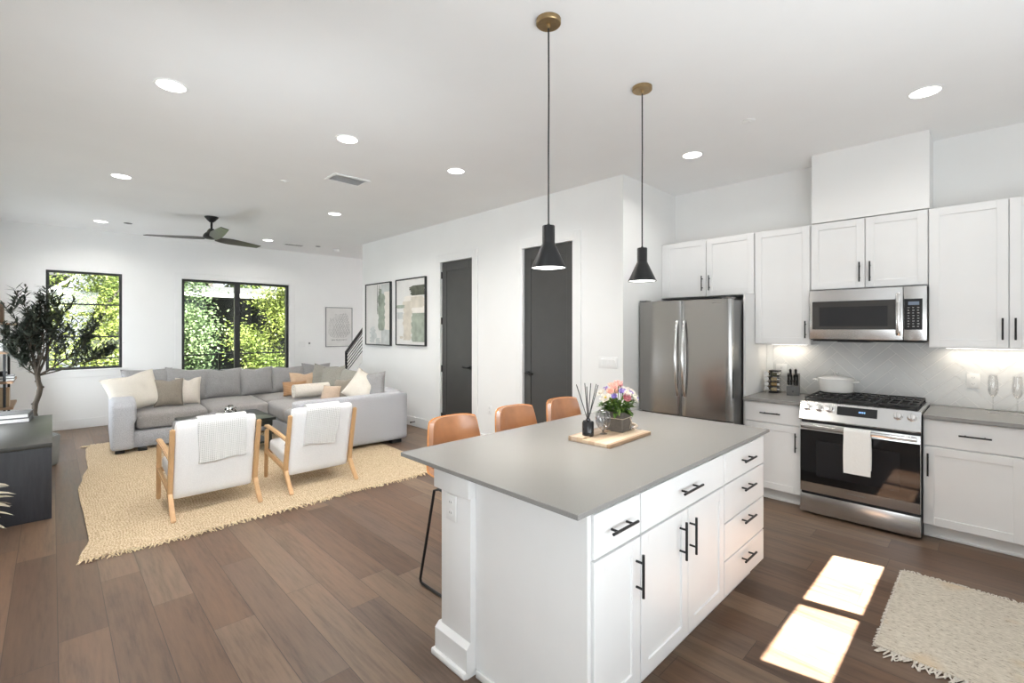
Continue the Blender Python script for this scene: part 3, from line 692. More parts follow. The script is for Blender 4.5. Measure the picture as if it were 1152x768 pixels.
# ------------------------------------------------------------------ range
t = thing('range_cooker', 'stainless steel slide-in gas range with a black glass oven door', 'range', (4.487, 1.137, 0), -PI / 2)
W = 0.775
b = MB(); b.box(0.004, W - 0.004, 0.045, 0.69, 0.012, 0.905, 0.002); plabel(b.build('body', 'dark_plastic', t), 'black side body')
for x in (0.06, W - 0.06):
    for y in (0.10, 0.60):
        b = MB(); b.cyl((x, y, 0), (x, y, 0.013), 0.02, n=12); b.build('foot', 'dark_plastic', t)
b = MB(); b.box(0.004, W - 0.004, 0.004, 0.044, 0.022, 0.172, 0.005, 2); b.build('storage_drawer', 'steel', t)
b = MB(); b.box(0.004, W - 0.004, 0.008, 0.044, 0.190, 0.762, 0.004, 2); dr = b.build('oven_door', 'steel', t)
b = MB(); b.box(0.006, W - 0.006, 0.0045, 0.0079, 0.268, 0.700, 0.001); plabel(b.build('oven_glass', 'glass_black', dr), 'black glass front')
b = MB(); b.box(0.12, W - 0.12, 0.0036, 0.0044, 0.33, 0.62); plabel(b.build('oven_window', 'oven_window', dr, 0), 'dark inner window')
b = MB(); b.box(0.02, W - 0.02, -0.048, -0.026, 0.722, 0.752, 0.006, 3)
for x in (0.05, W - 0.05): b.box(x - 0.016, x + 0.016, -0.030, 0.0079, 0.724, 0.750, 0.003)
plabel(b.build('handle', 'chrome', dr), 'flat bright bar handle')
text_mesh('wordmark', 'SAMSUNG', 0.022, place(FACE_Y, (W / 2, 0.0075, 0.235)), 'mark_grey', dr, 0.0006, 1.25)
b = MB(); b.prism([(0.046, 0.785), (-0.012, 0.785), (-0.018, 0.795), (0.030, 0.932), (0.046, 0.934)], 'X', 0.002, W - 0.002); cp = b.build('control_panel', 'steel', t, 20)
sl = math.atan2(0.048, 0.137); Mp = Matrix.Translation((0, -0.018, 0.795)) @ Matrix.Rotation(-sl, 4, 'X')   # panel plane: x, (out=-y), z up the slope
b = MB(); b.box(0.262, 0.520, -0.0015, 0.0, 0.060, 0.130, 0.0, mtx=Mp); plabel(b.build('display', 'glass_black', cp, 0), 'black glass display strip')
b = MB()
for k in range(4): b.box(0.405 + k * 0.011, 0.405 + k * 0.011 + 0.007, -0.0022, -0.0016, 0.090, 0.102, mtx=Mp)
b.build('clock_digits', 'display', cp, 0)
for y in (1.08, 0.998, 0.921, 0.494, 0.414):
    x = 1.137 - y; b = MB()
    b.lathe([(0.030, 0), (0.030, 0.006), (0.025, 0.009), (0.024, 0.030), (0.021, 0.036), (0, 0.037)], (0, 0, 0), 24, Mp @ Matrix.Translation((x, 0, 0.100)) @ Matrix.Rotation(PI / 2, 4, 'X'))
    b.box(x - 0.005, x + 0.005, -0.046, -0.028, 0.080, 0.120, 0.003, mtx=Mp)
    plabel(b.build('knob', 'chrome', cp), 'round bright burner knob')
b = MB(); b.box(0.0, W, 0.035, 0.69, 0.9055, 0.935, 0.004, 2); b.build('cooktop', 'steel', t)
b = MB(); b.box(0.02, W - 0.02, 0.055, 0.655, 0.9355, 0.938, 0.001); plabel(b.build('burner_tray', 'castiron', t), 'black cooktop tray')
for bx, by, r in ((0.14, 0.19, 0.045), (0.14, 0.48, 0.038), (0.387, 0.335, 0.05), (0.635, 0.19, 0.05), (0.635, 0.48, 0.035)):
    b = MB(); b.lathe([(r + 0.012, 0), (r + 0.012, 0.006), (r, 0.008), (r, 0.014), (r - 0.006, 0.017), (0, 0.017)], (bx, by, 0.938), 20); b.build('burner', 'castiron', t)
for gx0, gx1 in ((0.025, 0.262), (0.268, 0.507), (0.513, 0.750)):
    b = MB(); z0, z1 = 0.958, 0.970; q = 0.006
    for y in (0.06, 0.645): b.box(gx0, gx1, y - q, y + q, z0, z1, 0.002)
    for x in (gx0 + q, gx1 - q): b.box(x - q, x + q, 0.06, 0.645, z0, z1, 0.002)
    for k in range(1, 4): x = gx0 + (gx1 - gx0) * k / 4; b.box(x - 0.005, x + 0.005, 0.06, 0.645, z0 + 0.001, z1 + 0.002, 0.002)
    for y in (0.19, 0.352, 0.50): b.box(gx0, gx1, y - 0.005, y + 0.005, z0 + 0.001, z1 + 0.001, 0.002)
    for x in (gx0 + q, gx1 - q):
        for y in (0.066, 0.352, 0.639): b.box(x - q, x + q, y - q, y + q, 0.938, z0 + 0.001)
    plabel(b.build('grate', 'castiron', t), 'black cast iron grate')
# tea towel over the oven handle
b = MB()
def tw_fn(u, v):
    x = 0.317 + 0.172 * u; s = v * 0.70
    zt = 0.7535; yb, yf = -0.021, -0.0535
    if s < 0.30: y, z = yb + 0.004, zt - (0.30 - s)
    elif s < 0.36:
        a = (s - 0.30) / 0.06 * PI; y = (yb + yf) / 2 + (yb - yf) / 2 * math.cos(a) + 0.004 * (1 - a / PI); z = zt + 0.012 * math.sin(a)
    else: y, z = yf - 0.002, zt - (s - 0.36)
    k = 0.003 * math.sin(u * 9 + 1.0) * min(1, abs(s - 0.33) * 3)
    return Vector((x + 0.004 * math.sin(s * 14) * (u - 0.5), y + (min(0, k) if s > 0.33 else 0), z))
b.grid(tw_fn, 14, 44); bmesh.ops.recalc_face_normals(b.bm, faces=list(b.bm.faces))
bmesh.ops.solidify(b.bm, geom=list(b.bm.faces), thickness=0.0035)
o = b.build('tea_towel', 'towel', origin=(0.40, -0.05, 0.76)); tag(o, 'white tea towel hanging over the oven door handle', 'towel')
o.matrix_world = Matrix.Translation((4.487, 1.137, 0)) @ Matrix.Rotation(-PI / 2, 4, 'Z') @ Matrix.Translation((0.40, -0.05, 0.76))
# enamel pot on the rear burner
t = thing('casserole_pot', 'white enamel lidded pot on the back left burner of the range', 'pot', (5.035, 0.985, 0.9725), world=True)
pc = (5.035, 0.985, 0.9725)
b = MB(); b.lathe([(0, 0), (0.118, 0), (0.128, 0.008), (0.134, 0.10), (0.136, 0.115), (0.128, 0.115), (0.126, 0.10), (0.12, 0.012), (0, 0.012)], pc, 40); b.build('pan', 'ceramic', t)
b = MB(); b.lathe([(0.139, 0.1155), (0.139, 0.121), (0.125, 0.130), (0.06, 0.145), (0, 0.149), ], pc, 40); b.lathe([(0.139, 0.1155), (0, 0.1155)], pc, 40); ld = b.build('lid', 'ceramic', t)
b = MB(); b.lathe([(0.008, 0.148), (0.007, 0.158), (0.022, 0.166), (0.020, 0.173), (0, 0.175)], pc, 20); plabel(b.build('lid_knob', 'chrome', ld), 'metal lid knob')
for s in (-1, 1):
    b = MB(); y0 = pc[1] + s * 0.130
    b.tube([(pc[0] - 0.045, y0, pc[2] + 0.098), (pc[0] - 0.038, y0 + s * 0.038, pc[2] + 0.102), (pc[0] + 0.038, y0 + s * 0.038, pc[2] + 0.102), (pc[0] + 0.045, y0, pc[2] + 0.098)], 0.008, 8); b.build('handle', 'ceramic', t)

# ------------------------------------------------------------------ microwave
t = thing('microwave_oven', 'stainless over-the-range microwave mounted below the two-door wall cabinet', 'microwave', (4.80, 1.137, 1.44), -PI / 2)
W = 0.783; hz = 0.432
b = MB(); b.box(0.002, W - 0.002, 0.03, 0.385, 0.0, hz, 0.003); plabel(b.build('case', 'dark_plastic', t), 'black case')
b = MB(); b.box(0, 0.640, 0, 0.029, 0.008, hz, 0.004, 2); dr = b.build('door', 'steel', t)
b = MB(); b.box(0.022, 0.612, -0.002, -0.0003, 0.092, 0.334, 0.0); plabel(b.build('door_window', 'glass_micro', dr, 0), 'dark grey window')
b = MB(); b.box(0.075, 0.545, -0.0026, -0.0022, 0.12, 0.285, 0.0); plabel(b.build('inner_screen', 'oven_window', dr, 0), 'darker mesh screen')
b = MB(); b.grid(lambda u, v: (0.615 + 0.016 * math.cos(2 * PI * v), -0.016 - 0.022 * max(0, math.sin(PI * u)) ** 0.5 + 0.006 * math.sin(2 * PI * v), 0.045 + 0.335 * u), 20, 12, cv=True)
for z in (0.05, 0.375): b.cyl((0.615, -0.0005, z), (0.615, -0.020, z), 0.011, n=10)
plabel(b.build('handle', 'chrome', dr), 'bright vertical bar handle')
b = MB(); b.box(0.643, W, 0, 0.029, 0.008, hz, 0.004, 2); cp = b.build('control_panel', 'steel', t)
b = MB(); b.box(0.648, 0.757, -0.002, -0.0003, 0.092, 0.334); plabel(b.build('keypad', 'glass_black', cp, 0), 'black touch keypad')
b = MB(); b.box(0.672, 0.738, -0.0028, -0.0022, 0.285, 0.312); b.build('display', 'lcd', cp, 0)
b = MB()
for r_ in range(8):
    for c_ in range(3):
        x = 0.668 + c_ * 0.029; z = 0.262 - r_ * 0.021; b.box(x, x + 0.013 - 0.003 * ((r_ + c_) % 2), -0.0026, -0.0022, z, z + 0.005)
b.build('key_marks', 'keys', cp, 0)
b = MB(); b.box(0.02, W - 0.02, 0.02, 0.36, -0.010, -0.0005, 0.002); b.box(0.20, 0.42, 0.04, 0.30, -0.016, -0.009); b.build('vent_grille', 'dark_plastic', t)

# ------------------------------------------------------------------ things on the worktop
t = thing('spice_rack', 'black spice rack with stacked jars beside the fridge panel', 'rack', (5.065, 1.505, 0.9145), world=True)
rx, ry, rz0 = 5.065, 1.505, 0.9145
b = MB(); b.box(rx - 0.05, rx + 0.05, ry - 0.055, ry + 0.03, rz0, rz0 + 0.012, 0.003); b.build('base', 'black', t)
b = MB(); b.box(rx - 0.05, rx + 0.05, ry - 0.055, ry + 0.03, rz0 + 0.206, rz0 + 0.218, 0.003); b.build('top_plate', 'black', t)
b = MB(); b.box(rx - 0.012, rx + 0.03, ry + 0.014, ry + 0.03, rz0 + 0.0125, rz0 + 0.2055, 0.002); b.build('column', 'black', t)
for k in range(1, 4):
    b = MB(); b.box(rx - 0.05, rx + 0.05, ry - 0.055, ry + 0.013, rz0 + 0.0125 + 0.048 * k, rz0 + 0.0125 + 0.048 * k + 0.003); b.build('tier', 'black', t)
ords = ['lowest', 'second from bottom', 'third from bottom', 'topmost']
sp = ['spice3', 'spice2', 'spice3', 'spice1']
for k in range(4):
    zc = rz0 + 0.0155 + 0.048 * k + 0.020 + (0.0 if k else -0.0028)
    j = thing('spice_jar', '%s jar of four lying in the black spice rack' % ords[k].capitalize(), 'jar', (rx - 0.028, ry - 0.02, zc - 0.019), group='jars in the spice rack', world=True)
    y0, y1 = ry - 0.052, ry + 0.060 if False else ry + 0.012
    b = MB(); b.cyl((rx - 0.028, ry - 0.040, zc), (rx - 0.028, ry + 0.010, zc), 0.0185, n=18); b.build('filling', sp[k], j)
    b = MB(); b.cyl((rx - 0.028, ry - 0.0405, zc), (rx - 0.028, ry - 0.066, zc), 0.0195, n=18); plabel(b.build('cap', 'chrome', j), 'silver screw cap')
for k in range(4):
    zc = rz0 + 0.0155 + 0.048 * k + 0.022
    j = thing('spice_jar', '%s jar lid of the four facing the fridge on the spice rack' % ords[k].capitalize(), 'jar', (rx + 0.02, ry + 0.05, zc - 0.02), group='jars on the fridge side of the spice rack', world=True)
    b = MB(); b.cyl((rx - 0.02, ry + 0.052, zc), (rx + 0.028, ry + 0.052, zc), 0.0205, n=18); b.build('filling', sp[(k + 1) % 4], j)
    b = MB(); b.cyl((rx - 0.0205, ry + 0.052, zc), (rx - 0.045, ry + 0.052, zc), 0.0215, n=18); plabel(b.build('cap', 'chrome', j), 'silver screw cap')
# knife block
t = thing('knife_block', 'dark grey slanted knife block on the worktop left of the range', 'knife block', (5.03, 1.325, 0.9145), R(-78))
b = MB(); b.prism([(-0.085, 0.0), (-0.085, 0.085), (-0.055, 0.105), (0.045, 0.200), (0.085, 0.165), (0.065, 0.0)], 'X', -0.052, 0.052); bl = b.build('block', 'block_grey', t, 20)
b = MB(); b.box(-0.006, 0.006, -0.0858, -0.0852, 0.030, 0.046); plabel(b.build('maker_mark', 'dark_plastic', bl, 0), 'small black mark')
dirv = Vector((0, -0.69, 0.72)).normalized()
for row, (py, pz, L) in enumerate(((-0.072, 0.096, 0.070), (-0.030, 0.133, 0.088), (0.010, 0.168, 0.105))):
    for k in range(4 if row < 2 else 2):
        x = -0.036 + k * 0.024 if row < 2 else -0.022 + k * 0.044
        p0 = Vector((x, py, pz)); b = MB()
        rr = 0.0085 if row < 2 else 0.0105
        b.tube([p0 - dirv * 0.01, p0 + dirv * 0.012], [rr * 0.8] * 2, 8); b.build('bolster', 'chrome', t)
        b = MB(); b.tube([p0 + dirv * 0.012, p0 + dirv * L * 0.5 + Vector((0, 0, 0.003)), p0 + dirv * (L - 0.008), p0 + dirv * L], [rr, rr * 0.9, rr * 1.1, rr * 0.7], 8); b.build('knife_handle', 'dark_plastic', t)
# wine glasses on the right worktop
for y, lb in ((0.0, 'left of the pair standing against the tiled splashback'), (-0.125, 'right of the pair against the splashback, at the photo edge')):
    t = thing('wine_glass', 'Clear wine glass, ' + lb, 'wine glass', (5.04, y, 0.9145), world=True)
    c = (5.04, y, 0.9145)
    b = MB(); b.lathe([(0, 0), (0.034, 0.0), (0.033, 0.003), (0.006, 0.008), (0.0042, 0.014)], c, 24); b.build('base', 'clear_glass', t)
    b = MB(); b.lathe([(0.0042, 0.0142), (0.0036, 0.06), (0.0042, 0.112)], c, 12); b.build('stem', 'clear_glass', t)
    b = MB(); b.lathe([(0.004, 0.1122), (0.012, 0.118), (0.024, 0.135), (0.031, 0.165), (0.030, 0.21), (0.025, 0.275), (0.024, 0.275), (0.029, 0.21), (0.0295, 0.165), (0.023, 0.137), (0.010, 0.122), (0, 0.120)], c, 28); b.build('bowl', 'clear_glass', t)

# plates on walls
def outlet(label, T, name='power_outlet', gang='outlet', parent=None, w=0.076, h=0.118, n=1):
    if parent is None: t = thing(name, label, 'outlet' if gang == 'outlet' else 'switch', (0, 0, 0)); t.matrix_world = T; 
    else: t = parent
    b = MB(); b.box(-w / 2, w / 2, -0.006, -0.0003, -h / 2, h / 2, 0.002, 2); 
    o = [b.build('cover_plate', 'plastic_white', t)]
    for k in range(n):
        cx = (k - (n - 1) / 2) * 0.046
        if gang == 'outlet':
            for s in (-1, 1):
                b = MB(); b.lathe([(0.0175, 0), (0.0175, 0.0015), (0, 0.0018)], (0, 0, 0), 20, Matrix.Translation((cx, -0.006, s * 0.024)) @ Matrix.Rotation(PI / 2, 4, 'X')); o.append(b.build('socket', 'plastic_white', t))
                b = MB()
                for q in (-0.006, 0.006): b.box(cx + q - 0.0012, cx + q + 0.0012, -0.0083, -0.0077, s * 0.024 - 0.003, s * 0.024 + 0.006)
                b.box(cx - 0.002, cx + 0.002, -0.0083, -0.0077, s * 0.024 - 0.010, s * 0.024 - 0.006); o.append(b.build('socket_slots', 'mark_grey', t, 0))
        else:
            b = MB(); b.box(cx - 0.016, cx + 0.016, -0.010, -0.0062, -0.033, 0.033, 0.002); o.append(b.build('rocker', 'plastic_white', t))
    return t, o
def TX_(y, z, x=XC): return Matrix.Translation((x, y, z)) @ Matrix.Rotation(-PI / 2, 4, 'Z')
outlet('white wall outlet on the tiled splashback right of the range', TX_(0.109, 1.13, XK - 0.0098))
outlet('white wall outlet on the tiled splashback behind the spice rack', TX_(1.47, 1.13, XK - 0.0098), w=0.10)
outlet('white four-gang light switch on the wall end beside the fridge', TX_(2.768, 1.19), 'light_switch', 'switch', w=0.232, n=4)
outlet('white wall outlet low on the wall between the two dark doors', TX_(4.60, 0.475))
TY_ = lambda x, z: Matrix.Translation((x, YF, z))
outlet('double white light switch right of the glazed sliding door', TY_(3.64, 1.215), 'light_switch', 'switch', w=0.118, n=2)
t = thing('thermostat', 'small grey-fronted control right of the double switch on the far wall', 'thermostat', (3.79, YF, 1.215), world=True)
b = MB(); b.box(3.757, 3.823, YF - 0.012, YF - 0.0003, 1.165, 1.265, 0.003); b.build('case', 'plastic_white', t)
b = MB(); b.box(3.775, 3.805, YF - 0.0135, YF - 0.0122, 1.215, 1.25); b.build('screen', 'mark_grey', t, 0)
t = thing('door_stop', 'black door stop on the baseboard beside the sofa end', 'door stop', (XC - 0.016, 6.35, 0.075), world=True)
b = MB(); b.cyl((XC - 0.0165, 6.35, 0.075), (XC - 0.085, 6.35, 0.075), 0.007, n=10); b.build('rod', 'black', t)
b = MB(); b.cyl((XC - 0.0853, 6.35, 0.075), (XC - 0.10, 6.35, 0.075), 0.013, n=12); b.build('bumper', 'black', t)

# ------------------------------------------------------------------ kitchen island
IY = 1.012      # face of the island boxes; doors stand 2 cm proud of it
ZT = 0.893
cabinet('island_cabinet', 'narrow white island cabinet nearest the viewer, one drawer over one tall door', 'cabinet', (1.372, IY), 0, 0.322, 0.60, 0.115, ZT,
        [('drawer', 0.006, 0.319, 0.715, 0.880, 0.165, 0.797, False, 0.17), ('door', 0.006, 0.319, 0.120, 0.708, 0.288, 0.568, True, 0.17)], toe=1)
cabinet('island_cabinet', 'wide white island cabinet in the middle, one wide drawer over two doors', 'cabinet', (1.695, IY), 0, 0.842, 0.60, 0.115, ZT,
        [('drawer', 0.003, 0.839, 0.715, 0.880, 0.415, 0.803, False, 0.19), ('door', 0.003, 0.419, 0.120, 0.708, 0.338, 0.588, True, 0.17), ('door', 0.422, 0.839, 0.120, 0.708, 0.437, 0.582, True, 0.17)], toe=1)
cabinet('island_cabinet', 'white island cabinet at the range end with a stack of four drawers', 'cabinet', (2.538, IY), 0, 0.610, 0.60, 0.115, ZT,
        [('drawer', 0.003, 0.607, 0.715, 0.880, 0.30, 0.800, False, 0.17), ('drawer', 0.003, 0.607, 0.510, 0.710, 0.30, 0.643, False, 0.17), ('drawer', 0.003, 0.607, 0.310, 0.505, 0.30, 0.462, False, 0.17), ('drawer', 0.003, 0.607, 0.120, 0.305, 0.30, 0.245, False, 0.17)], toe=1)
t = thing('island_end_panel', 'plain white end panel on the left end of the kitchen island', 'panel', (1.36, 1.31, 0), world=True)
b = MB(); b.box(1.350, 1.3712, 1.000, 1.613, 0, 0.8938, 0.0015); b.build('panel', 'cabinet', t)
b = MB(); b.box(1.336, 1.3495, 1.000, 1.599, 0, 0.035, 0.005, 2); b.build('shoe_moulding', 'trim', t)
t = thing('island_back_panel', 'white back panel of the kitchen island facing the leather bar stools', 'panel', (2.3, 1.62, 0), world=True)
b = MB(); b.box(1.462, 3.150, 1.6135, 1.632, 0, 0.8938, 0.0015); b.build('panel', 'cabinet', t)
b = MB(); b.box(3.070, 3.150, 1.6325, 1.832, 0, 0.8938, 0.003, 2); b.build('corner_post', 'cabinet', t)
t = thing('island_post', 'white square corner post with plinth and outlet at the near left of the island', 'post', (1.37, 1.74, 0), world=True)
b = MB(); b.box(1.322, 1.425, 1.6145, 1.832, 0, 0.8938, 0.003, 2); po = b.build('post_shaft', 'cabinet', t)
b = MB(); b.box(1.308, 1.440, 1.6142, 1.874, 0.786, 0.8936, 0.003, 2); b.build('post_capital', 'cabinet', t)
b = MB(); b.prism([(1.300, 0), (1.447, 0), (1.447, 0.128), (1.425, 0.150), (1.322, 0.150), (1.300, 0.128)], 'Y', 1.6140, 1.852); b.build('post_plinth', 'cabinet', t)
b = MB(); b.box(1.284, 1.460, 1.6136, 1.868, 0, 0.030, 0.008, 2); b.build('post_shoe', 'trim', t)
T_ = Matrix.Translation((1.322, 1.752, 0.716)) @ Matrix.Rotation(-PI / 2, 4, 'Z')
oo = MB(); oo.box(-0.038, 0.038, -0.006, -0.0003, -0.060, 0.060, 0.002, 2); oo.bm.transform(T_); op = plabel(oo.build('outlet_plate', 'plastic_white', t), 'white outlet plate')
for s in (-1, 1):
    oo = MB(); oo.lathe([(0.0175, 0), (0.0175, 0.0015), (0, 0.0018)], (0, 0, 0), 20, Matrix.Translation((0, -0.006, s * 0.024)) @ Matrix.Rotation(PI / 2, 4, 'X'))
    oo.mi = 1
    for q in (-0.006, 0.006): oo.box(q - 0.0012, q + 0.0012, -0.0084, -0.0077, s * 0.024 - 0.003, s * 0.024 + 0.006)
    oo.bm.transform(T_); oo.build('socket', ['plastic_white', 'mark_grey'], op)
b = MB(); b.box(1.266, 3.210, 0.977, 2.105, 0.8942, 0.914, 0.0015, 1); tag(b.build('island_worktop', 'quartz', origin=(2.24, 1.54, 0.8942)), 'large grey stone worktop of the kitchen island', 'worktop')

# bar stools
def make_stool():
    t = thing('bar_stool', 'tan leather bar stool nearest the living room, first of three at the island', 'bar stool', (0, 0, 0), group='leather bar stools at the island')
    prof = [(-0.205, 0.640, 0.40), (-0.16, 0.652, 0.43), (-0.05, 0.640, 0.45), (0.06, 0.634, 0.45), (0.13, 0.648, 0.445), (0.175, 0.70, 0.435), (0.200, 0.78, 0.42), (0.216, 0.87, 0.40), (0.230, 0.95, 0.375), (0.236, 0.985, 0.355)]
    def shell(b, off=0.0, grow=0.0, t0=0.0, t1=1.0, n=28, m=20):
        def fn(u, v):
            s = (t0 + (t1 - t0) * v) * (len(prof) - 1); i = min(int(s), len(prof) - 2); f = s - i
            q = [prof[max(0, min(len(prof) - 1, i + k))] for k in (-1, 0, 1, 2)]
            def cr(a): return 0.5 * ((2 * q[1][a]) + (-q[0][a] + q[2][a]) * f + (2 * q[0][a] - 5 * q[1][a] + 4 * q[2][a] - q[3][a]) * f * f + (-q[0][a] + 3 * q[1][a] - 3 * q[2][a] + q[3][a]) * f ** 3)
            y, z, w = cr(0), cr(1), cr(2); a = 2 * u - 1; back = max(0.0, min(1.0, (v * (t1 - t0) + t0 - 0.42) / 0.25))
            x = a * w / 2
            curl = abs(a) ** 2.4
            z += 0.050 * curl * (1 - back); y -= 0.048 * curl * back + 0.01 * curl
            z += back * (-0.012 * abs(a) ** 6)
            return Vector((x, y, z))
        return b.grid(fn, m, n)
    b = MB(); shell(b); bmesh.ops.recalc_face_normals(b.bm, faces=list(b.bm.faces)); bmesh.ops.solidify(b.bm, geom=list(b.bm.faces), thickness=0.034)
    o = b.build('seat_shell', 'leather', t, 60)
    bv = o.modifiers.new('soft_edge', 'BEVEL'); bv.width = 0.010; bv.segments = 3; bv.limit_method = 'ANGLE'; bv.angle_limit = R(40)
    # piping round the rim and the stitched centre seam
    def P(u, v):
        bb = MB(); vs = shell(bb); i, j = round(u * 20), round(v * 28); c = vs[i][j].co.copy(); bb.bm.free(); return c
    bb = MB(); vs = shell(bb); rim = [vs[i][28].co.copy() for i in range(21)]; left = [vs[0][j].co.copy() for j in range(29)]; right = [vs[20][j].co.copy() for j in range(29)]; mid = [vs[10][j].co.copy() for j in range(29)]; bb.bm.free()
    b = MB(); path = left + rim[1:] + list(reversed(right))[1:]
    b.tube([p + Vector((0, 0.0, 0.001)) for p in path], 0.0052, 6); b.build('edge_piping', 'leather_trim', t)
    b = MB(); b.tube([p + Vector((0, -0.0008 if i > 14 else 0, 0.0015 if i <= 14 else 0)) for i, p in enumerate(mid)], 0.0022, 5); b.build('centre_seam', 'leather_seam', t)
    for s in (-1, 1):
        b = MB(); x = s * 0.185
        b.tube([(x * 0.8, -0.10, 0.585), (x * 0.85, -0.13, 0.575), (x * 1.1, -0.215, 0.03), (x * 1.1, -0.205, 0.0095), (x * 1.1, -0.19, 0.0085), (x * 1.12, 0.20, 0.0085), (x * 1.12, 0.222, 0.012), (x * 1.12, 0.228, 0.03), (x * 0.9, 0.14, 0.575), (x * 0.85, 0.11, 0.585)], 0.0085, 8); b.build('sled_leg', 'black', t)
    b = MB(); b.tube([(-0.190, -0.188, 0.22), (0.190, -0.188, 0.22)], 0.0075, 8); b.build('footrest', 'black', t)
    b = MB(); b.box(-0.165, 0.165, -0.115, 0.125, 0.578, 0.590, 0.004); b.lathe([(0.06, 0.590), (0.06, 0.615), (0, 0.615)], (0, 0, 0), 16); b.build('seat_plate', 'black', t)
    return t
st = make_stool(); st.location = (1.80, 2.195, 0); 
dup(st, (2.345, 2.195, 0), 0, 'tan leather bar stool in the middle of the three at the island')
dup(st, (2.870, 2.195, 0), 0, 'tan leather bar stool nearest the fridge, behind the flowers on the island')

# tray with reed diffuser, glass and flowers
t = thing('serving_board', 'pale striped wooden serving board with a rope handle on the grey island worktop', 'serving board', (2.31, 1.54, 0.9145), R(2))
b = MB(); b.box(-0.235, 0.215, -0.135, 0.135, 0, 0.020, 0.003, 2); b.build('board', 'board', t)
b = MB(); b.box(-0.235, 0.215, 0.040, 0.135, 0.0202, 0.026, 0.002); b.build('raised_edge', 'board', t)
b = MB(); b.tube([(0.195, -0.03, 0.022), (0.235, -0.03, 0.035), (0.262, 0.0, 0.036), (0.262, 0.04, 0.036), (0.235, 0.07, 0.037), (0.195, 0.07, 0.030)], 0.009, 8); plabel(b.build('rope_handle', 'rope', t), 'knotted rope handle')
t = thing('reed_diffuser', 'black glass reed diffuser with black reeds on the wooden board', 'diffuser', (2.17, 1.615, 0.9345), world=False)
t.location = (2.165, 1.60, 0.9347)
b = MB(); b.lathe([(0, 0), (0.030, 0), (0.033, 0.004), (0.033, 0.078), (0.028, 0.086), (0.013, 0.090), (0.012, 0.100), (0.008, 0.100), (0, 0.094)], (0, 0, 0), 28); plabel(b.build('bottle', 'glass_black', t), 'black glass bottle')
for k, (dx, dy, L) in enumerate(((-0.085, 0.02, 0.20), (-0.055, -0.03, 0.19), (0.01, 0.03, 0.20), (0.028, 0.0, 0.20), (0.055, -0.02, 0.195), (0.07, 0.03, 0.19), (0.088, -0.01, 0.185))):
    b = MB(); b.tube([(-dx * 0.12, -dy * 0.12, 0.06), (dx * 0.95, dy, 0.10 + L * 0.98)], 0.0026, 6); b.build('reed', 'dark_plastic', t)
t = thing('glass_goblet', 'ribbed clear glass goblet between the diffuser and the flowers', 'glass', (2.30, 1.585, 0.9348))
t.location = (2.268, 1.570, 0.9347)
def rib(fn0):
    return fn0
b = MB()
pr = [(0.024, 0.0), (0.024, 0.003), (0.007, 0.008), (0.006, 0.022), (0.018, 0.030), (0.034, 0.048), (0.041, 0.075), (0.041, 0.105), (0.034, 0.128), (0.020, 0.140), (0.0, 0.144)]
def gf(u, v):
    s = v * (len(pr) - 1); i = min(int(s), len(pr) - 2); f = s - i; r = pr[i][0] + (pr[i + 1][0] - pr[i][0]) * f; z = pr[i][1] + (pr[i + 1][1] - pr[i][1]) * f
    r *= 1 + 0.07 * math.cos(14 * 2 * PI * u + v * 7) * (1 if v > 0.4 else 0); a = 2 * PI * u
    return Vector((max(r, 0.0004) * math.cos(a), max(r, 0.0004) * math.sin(a), z))
b.grid(gf, 72, 30, cu=True); b.build('bowl', 'ribbed_glass', t)
t = thing('flower_arrangement', 'colourful flower arrangement in a grey wooden box on the serving board', 'flowers', (2.425, 1.575, 0.9348), R(8))
b = MB()
for q in ((-0.062, 0.062, -0.062, -0.054), (-0.062, 0.062, 0.054, 0.062), (-0.062, -0.054, -0.054, 0.054), (0.054, 0.062, -0.054, 0.054)): b.box(*q, 0, 0.115, 0.0015)
b.box(-0.06, 0.06, -0.06, 0.06, 0.0, 0.010); b.build('wooden_box', 'grey_wood', t)
b = MB(); b.box(-0.054, 0.054, -0.054, 0.054, 0.090, 0.100); b.build('moss', 'bouquet_leaf', t)
b = MB(); s = 0.0640; z = 0.078
b.tube([(-s, -s, z), (s, -s, z), (s, s, z), (-s, s, z)], 0.0022, 6, closed=True)
b.tube([(0.03, -s - 0.001, z), (0.036, -s - 0.006, z - 0.03), (0.030, -s - 0.002, z - 0.066)], 0.002, 5); b.tube([(0.033, -s - 0.001, z), (0.048, -s - 0.006, z - 0.03), (0.052, -s - 0.002, z - 0.060)], 0.002, 5)
plabel(b.build('twine', 'rope', t), 'twine tied in a bow')
def blossom(b, c, rad, d, petals, layers, flat):
    d = Vector(d).normalized(); q = d.to_track_quat('Z', 'Y').to_matrix().to_4x4(); T = Matrix.Translation(c) @ q
    for L in range(layers):
        k = petals + (L % 2); sc_ = 1 - 0.26 * L; tilt = (0.25 if flat else 0.55) + 0.33 * L
        for i in range(k):
            a = 2 * PI * (i + 0.5 * (L % 2)) / k + rnd.uniform(-.15, .15); Rz = Matrix.Rotation(a, 4, 'Z')
            def pf(u, v):
                w = math.sin(PI * min(1, 0.12 + 0.80 * v)) ** 0.8 * rad * (0.55 if flat else 0.75) * sc_; x = (u - 0.5) * 2 * w * 0.62; r = rad * sc_ * v
                y = r * math.cos(tilt * (0.5 + v)); z = r * math.sin(tilt * (0.5 + v)) - 0.10 * rad * (1 - (2 * u - 1) ** 2)
                return T @ (Rz @ Vector((x, y, z)))
            b.grid(pf, 3, 4)
heads = []
cols = [('fl_coral', 0.026, 0), ('fl_peach', 0.026, 0), ('fl_pink', 0.030, 0), ('fl_white', 0.030, 1), ('fl_white', 0.028, 1), ('fl_purple', 0.020, 0), ('fl_purple', 0.021, 0)]
